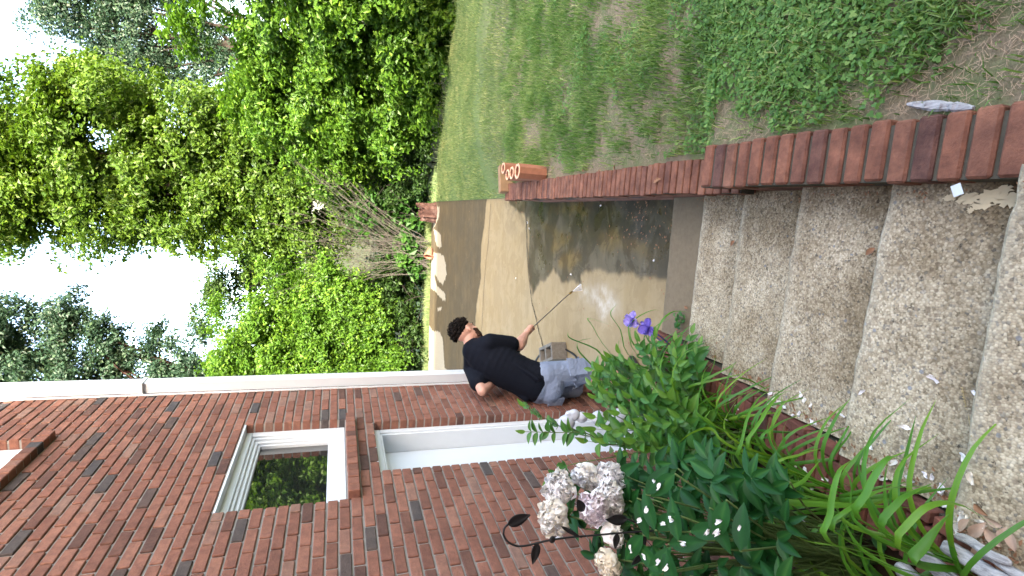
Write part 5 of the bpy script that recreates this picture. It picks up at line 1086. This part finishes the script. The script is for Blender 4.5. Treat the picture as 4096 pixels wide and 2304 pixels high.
# bark strip on the lawn
random.seed(90); mb = MB(); P0, P1 = onz(2285, 262, -1.775), onz(2452, 272, -1.775); d = P1-P0; n = 22; s_ = Vector((-d.y, d.x, 0)).normalized(); vs = []
for i in range(n+1):
    u = i/n; c = P0+d*u; w_ = .016*math.sin(math.pi*(.06+.88*u))**.6*random.uniform(.8, 1.15); h = .010*random.uniform(.7, 1.3)
    vs += [c-s_*w_, c-s_*w_*.6+UP*h, c+s_*w_*.5+UP*h*1.2, c+s_*w_, c-s_*w_*.9-UP*.004]
mb.add(vs, [(i*5+j, i*5+(j+1) % 5, (i+1)*5+(j+1) % 5, (i+1)*5+j) for i in range(n) for j in range(5)]+[(0, 1, 2, 3, 4), tuple(n*5+j for j in range(5))]); tag(mb.build('bark_strip', M['drift']), 'splintered grey strip of old wood lying in the grass beside the brick coping', 'wood strip')
# white paper card on the step and torn one at the corner
def card(dx, dy, z, lx, ly, rz, lab, tilt=0):
    mb = MB(); p = onz(dx, dy, z+.004); a1 = Vector((math.cos(rz), math.sin(rz), tilt)); a2 = Vector((-math.sin(rz), math.cos(rz), 0)); mb.box(p-a1*lx/2-a2*ly/2, a1*lx, a2*ly, (0, 0, .0012)); tag(mb.build('paper_card', M['white']), lab, 'card')
card(2408, 478, -1.875+.135, .034, .027, .25, 'little white paper card lying on the step against the brick coping', .08); card(2403, 1378, -1.74+.06, .03, .02, .9, 'white scrap of card by the grey sticks', .3)
# cream dried splash on the step
mb = MB(); pts = []; random.seed(93)
def blob(c, rx, ry, n=26):
    ph = random.uniform(0, 6); vs = [(c[0], c[1], c[2])]+[(c[0]+rx*(1+.25*math.sin(3*k+ph)+random.uniform(-.25, .25))*math.cos(k*2*math.pi/n), c[1]+ry*(1+.25*math.sin(2*k+ph)+random.uniform(-.25, .25))*math.sin(k*2*math.pi/n), c[2]) for k in range(n)]; mb.add(vs, [(0, 1+k, 1+(k+1) % n) for k in range(n)])
for i, (dx, dy, rx, ry) in enumerate(((2440, 500, .018, .03), (2500, 495, .022, .04), (2475, 515, .016, .03), (2395, 497, .010, .020), (2545, 505, .02, .03), (2445, 530, .008, .010), (2530, 478, .014, .02))): p = on_step(dx, dy); blob((p.x, p.y, p.z+.0065+.0004*i), rx, ry)
tag(mb.build('dried_splash', plain('cream_splash', (.62, .52, .34), .8, .2, 25, .2)), 'flaking cream-coloured dried splash on the near step beside the coping', 'splash', kind='stuff')
# dead leaves
def dleaf(p, L, t, lab, grp, rz=None, mat='deadleaf'):
    mb = MB(); rz = random.uniform(0, 6.28) if rz is None else rz; blade(mb, Vector((-math.cos(rz)*L/2, -math.sin(rz)*L/2, .004)), (math.cos(rz), math.sin(rz), .06), UP+Vector((random.uniform(-.4, .4), random.uniform(-.4, .4), 0)), L, L*.5, t, random.uniform(-.1, .25), .35)
    o = mb.build('dead_leaf', M[mat], None, True); o.location = p; tag(o, lab, 'dead leaf', grp)
M['deadpale'] = plain('pale_dead_leaf', (.50, .36, .27), .8, .2, 40, .35)
for dx, dy, L, mt in ((2440, 1320, .05, 'deadpale'), (2470, 1330, .06, 'deadpale'), (2500, 1350, .055, 'deadpale'), (2475, 1385, .06, 'deadpale'), (2520, 1395, .06, 'deadleaf'), (2540, 1420, .055, 'deadleaf'), (2560, 1360, .05, 'deadpale'), (2510, 1310, .045, 'deadpale'), (2480, 1280, .04, 'deadleaf'), (2555, 1440, .05, 'deadpale'), (2450, 1350, .05, 'deadpale'), (2530, 1340, .04, 'deadpale')):
    dleaf(on_step(dx, dy)+Vector((0, 0, random.uniform(.002, .02))), L, .5, 'curled pale dead leaf in the litter by the grey sticks', 'dead leaves in the corner litter', mat=mt)
for dx, dy, z in ((1847, 612, None), (1729, 773, None), (2262, 1225, None), (2195, 633, None), (2100, 1045, None), (1965, 1030, None)):
    dleaf(on_step(dx, dy)+Vector((0, 0, .006)), .045, .5, 'reddish dead leaf lying on the concrete steps', 'dead leaves on the steps')
for dx, dy in ((1660, 452), (1655, 457), (1500, 430), (1460, 425), (1600, 432), (1200, 488), (1440, 405), (1265, 500), (1258, 492), (1250, 505), (1540, 420)):
    p = onz(dx, dy, -2.0); p.z = -1.99 if (dx, dy) in ((1660, 452), (1655, 457)) else float(lawn_z(p.x, p.y))+.02; dleaf(p, .05, .5, 'dry brown leaf lying along the low brick wall', 'dry leaves along the wall')
# litter lying on the patio and in the puddle
rng = np.random.default_rng(95); mb = MB()
for k in range(230):
    if k < 120: dx, dy = rng.normal(1620, 45), rng.normal(560, 38)
    else: dx, dy = rng.uniform(1110, 1680), rng.uniform(525, 900)
    p = onz(dx, dy, PZ+.011); L = rng.uniform(.008, .03); a_ = rng.uniform(0, 6.28); blade(mb, p, (math.cos(a_), math.sin(a_), .1), UP, L, L*.5, .5, 0, .2, 3)
tag(mb.build('leaf_litter', M['deadleaf']), 'tiny bits of leaf litter scattered over the wet patio', 'litter', kind='stuff')
# dirt crumbs and twigs in the step corners by the edging
mb = MB()
for k in range(420):
    y = rng.uniform(.7, 3.4); x = left_edge(y)+abs(rng.normal())*.03+.0; p = Vector((x, y, step_z((x, y))+.003)); L = rng.uniform(.005, .022); a_ = rng.uniform(0, 6.28); blade(mb, p, (math.cos(a_), math.sin(a_), .15), UP, L, L*.5, .5, 0, .3, 3)
for k in range(160):
    y = rng.uniform(.5, 3.3); x = wall_in(y)-abs(rng.normal())*.02; p = Vector((x, y, step_z((x, y))+.003)); L = rng.uniform(.004, .016); a_ = rng.uniform(0, 6.28); blade(mb, p, (math.cos(a_), math.sin(a_), .15), UP, L, L*.5, .5, 0, .3, 3)
tag(mb.build('step_litter', M['deadleaf']), 'brown crumbs of litter gathered along the sides of the steps', 'litter', kind='stuff')
# seed stalk
mb = MB(); q = [on_step(*p)+Vector((0, 0, .006)) for p in ((2424, 975), (2430, 1010), (2440, 1050), (2447, 1098))]; q = crv(q, 16); mb.tube(q, .0011, 5)
for i in range(10): mb.ellipsoid(q[i]+Vector((random.uniform(-.003, .003), 0, .002)), ((.0022, 0, 0), (0, .005, 0), (0, 0, .002)), .5, 6, 4)
tag(mb.build('seed_stalk', M['straw'], None, True), 'dry straw-coloured grass stalk with a seed head lying on the step', 'grass stalk')
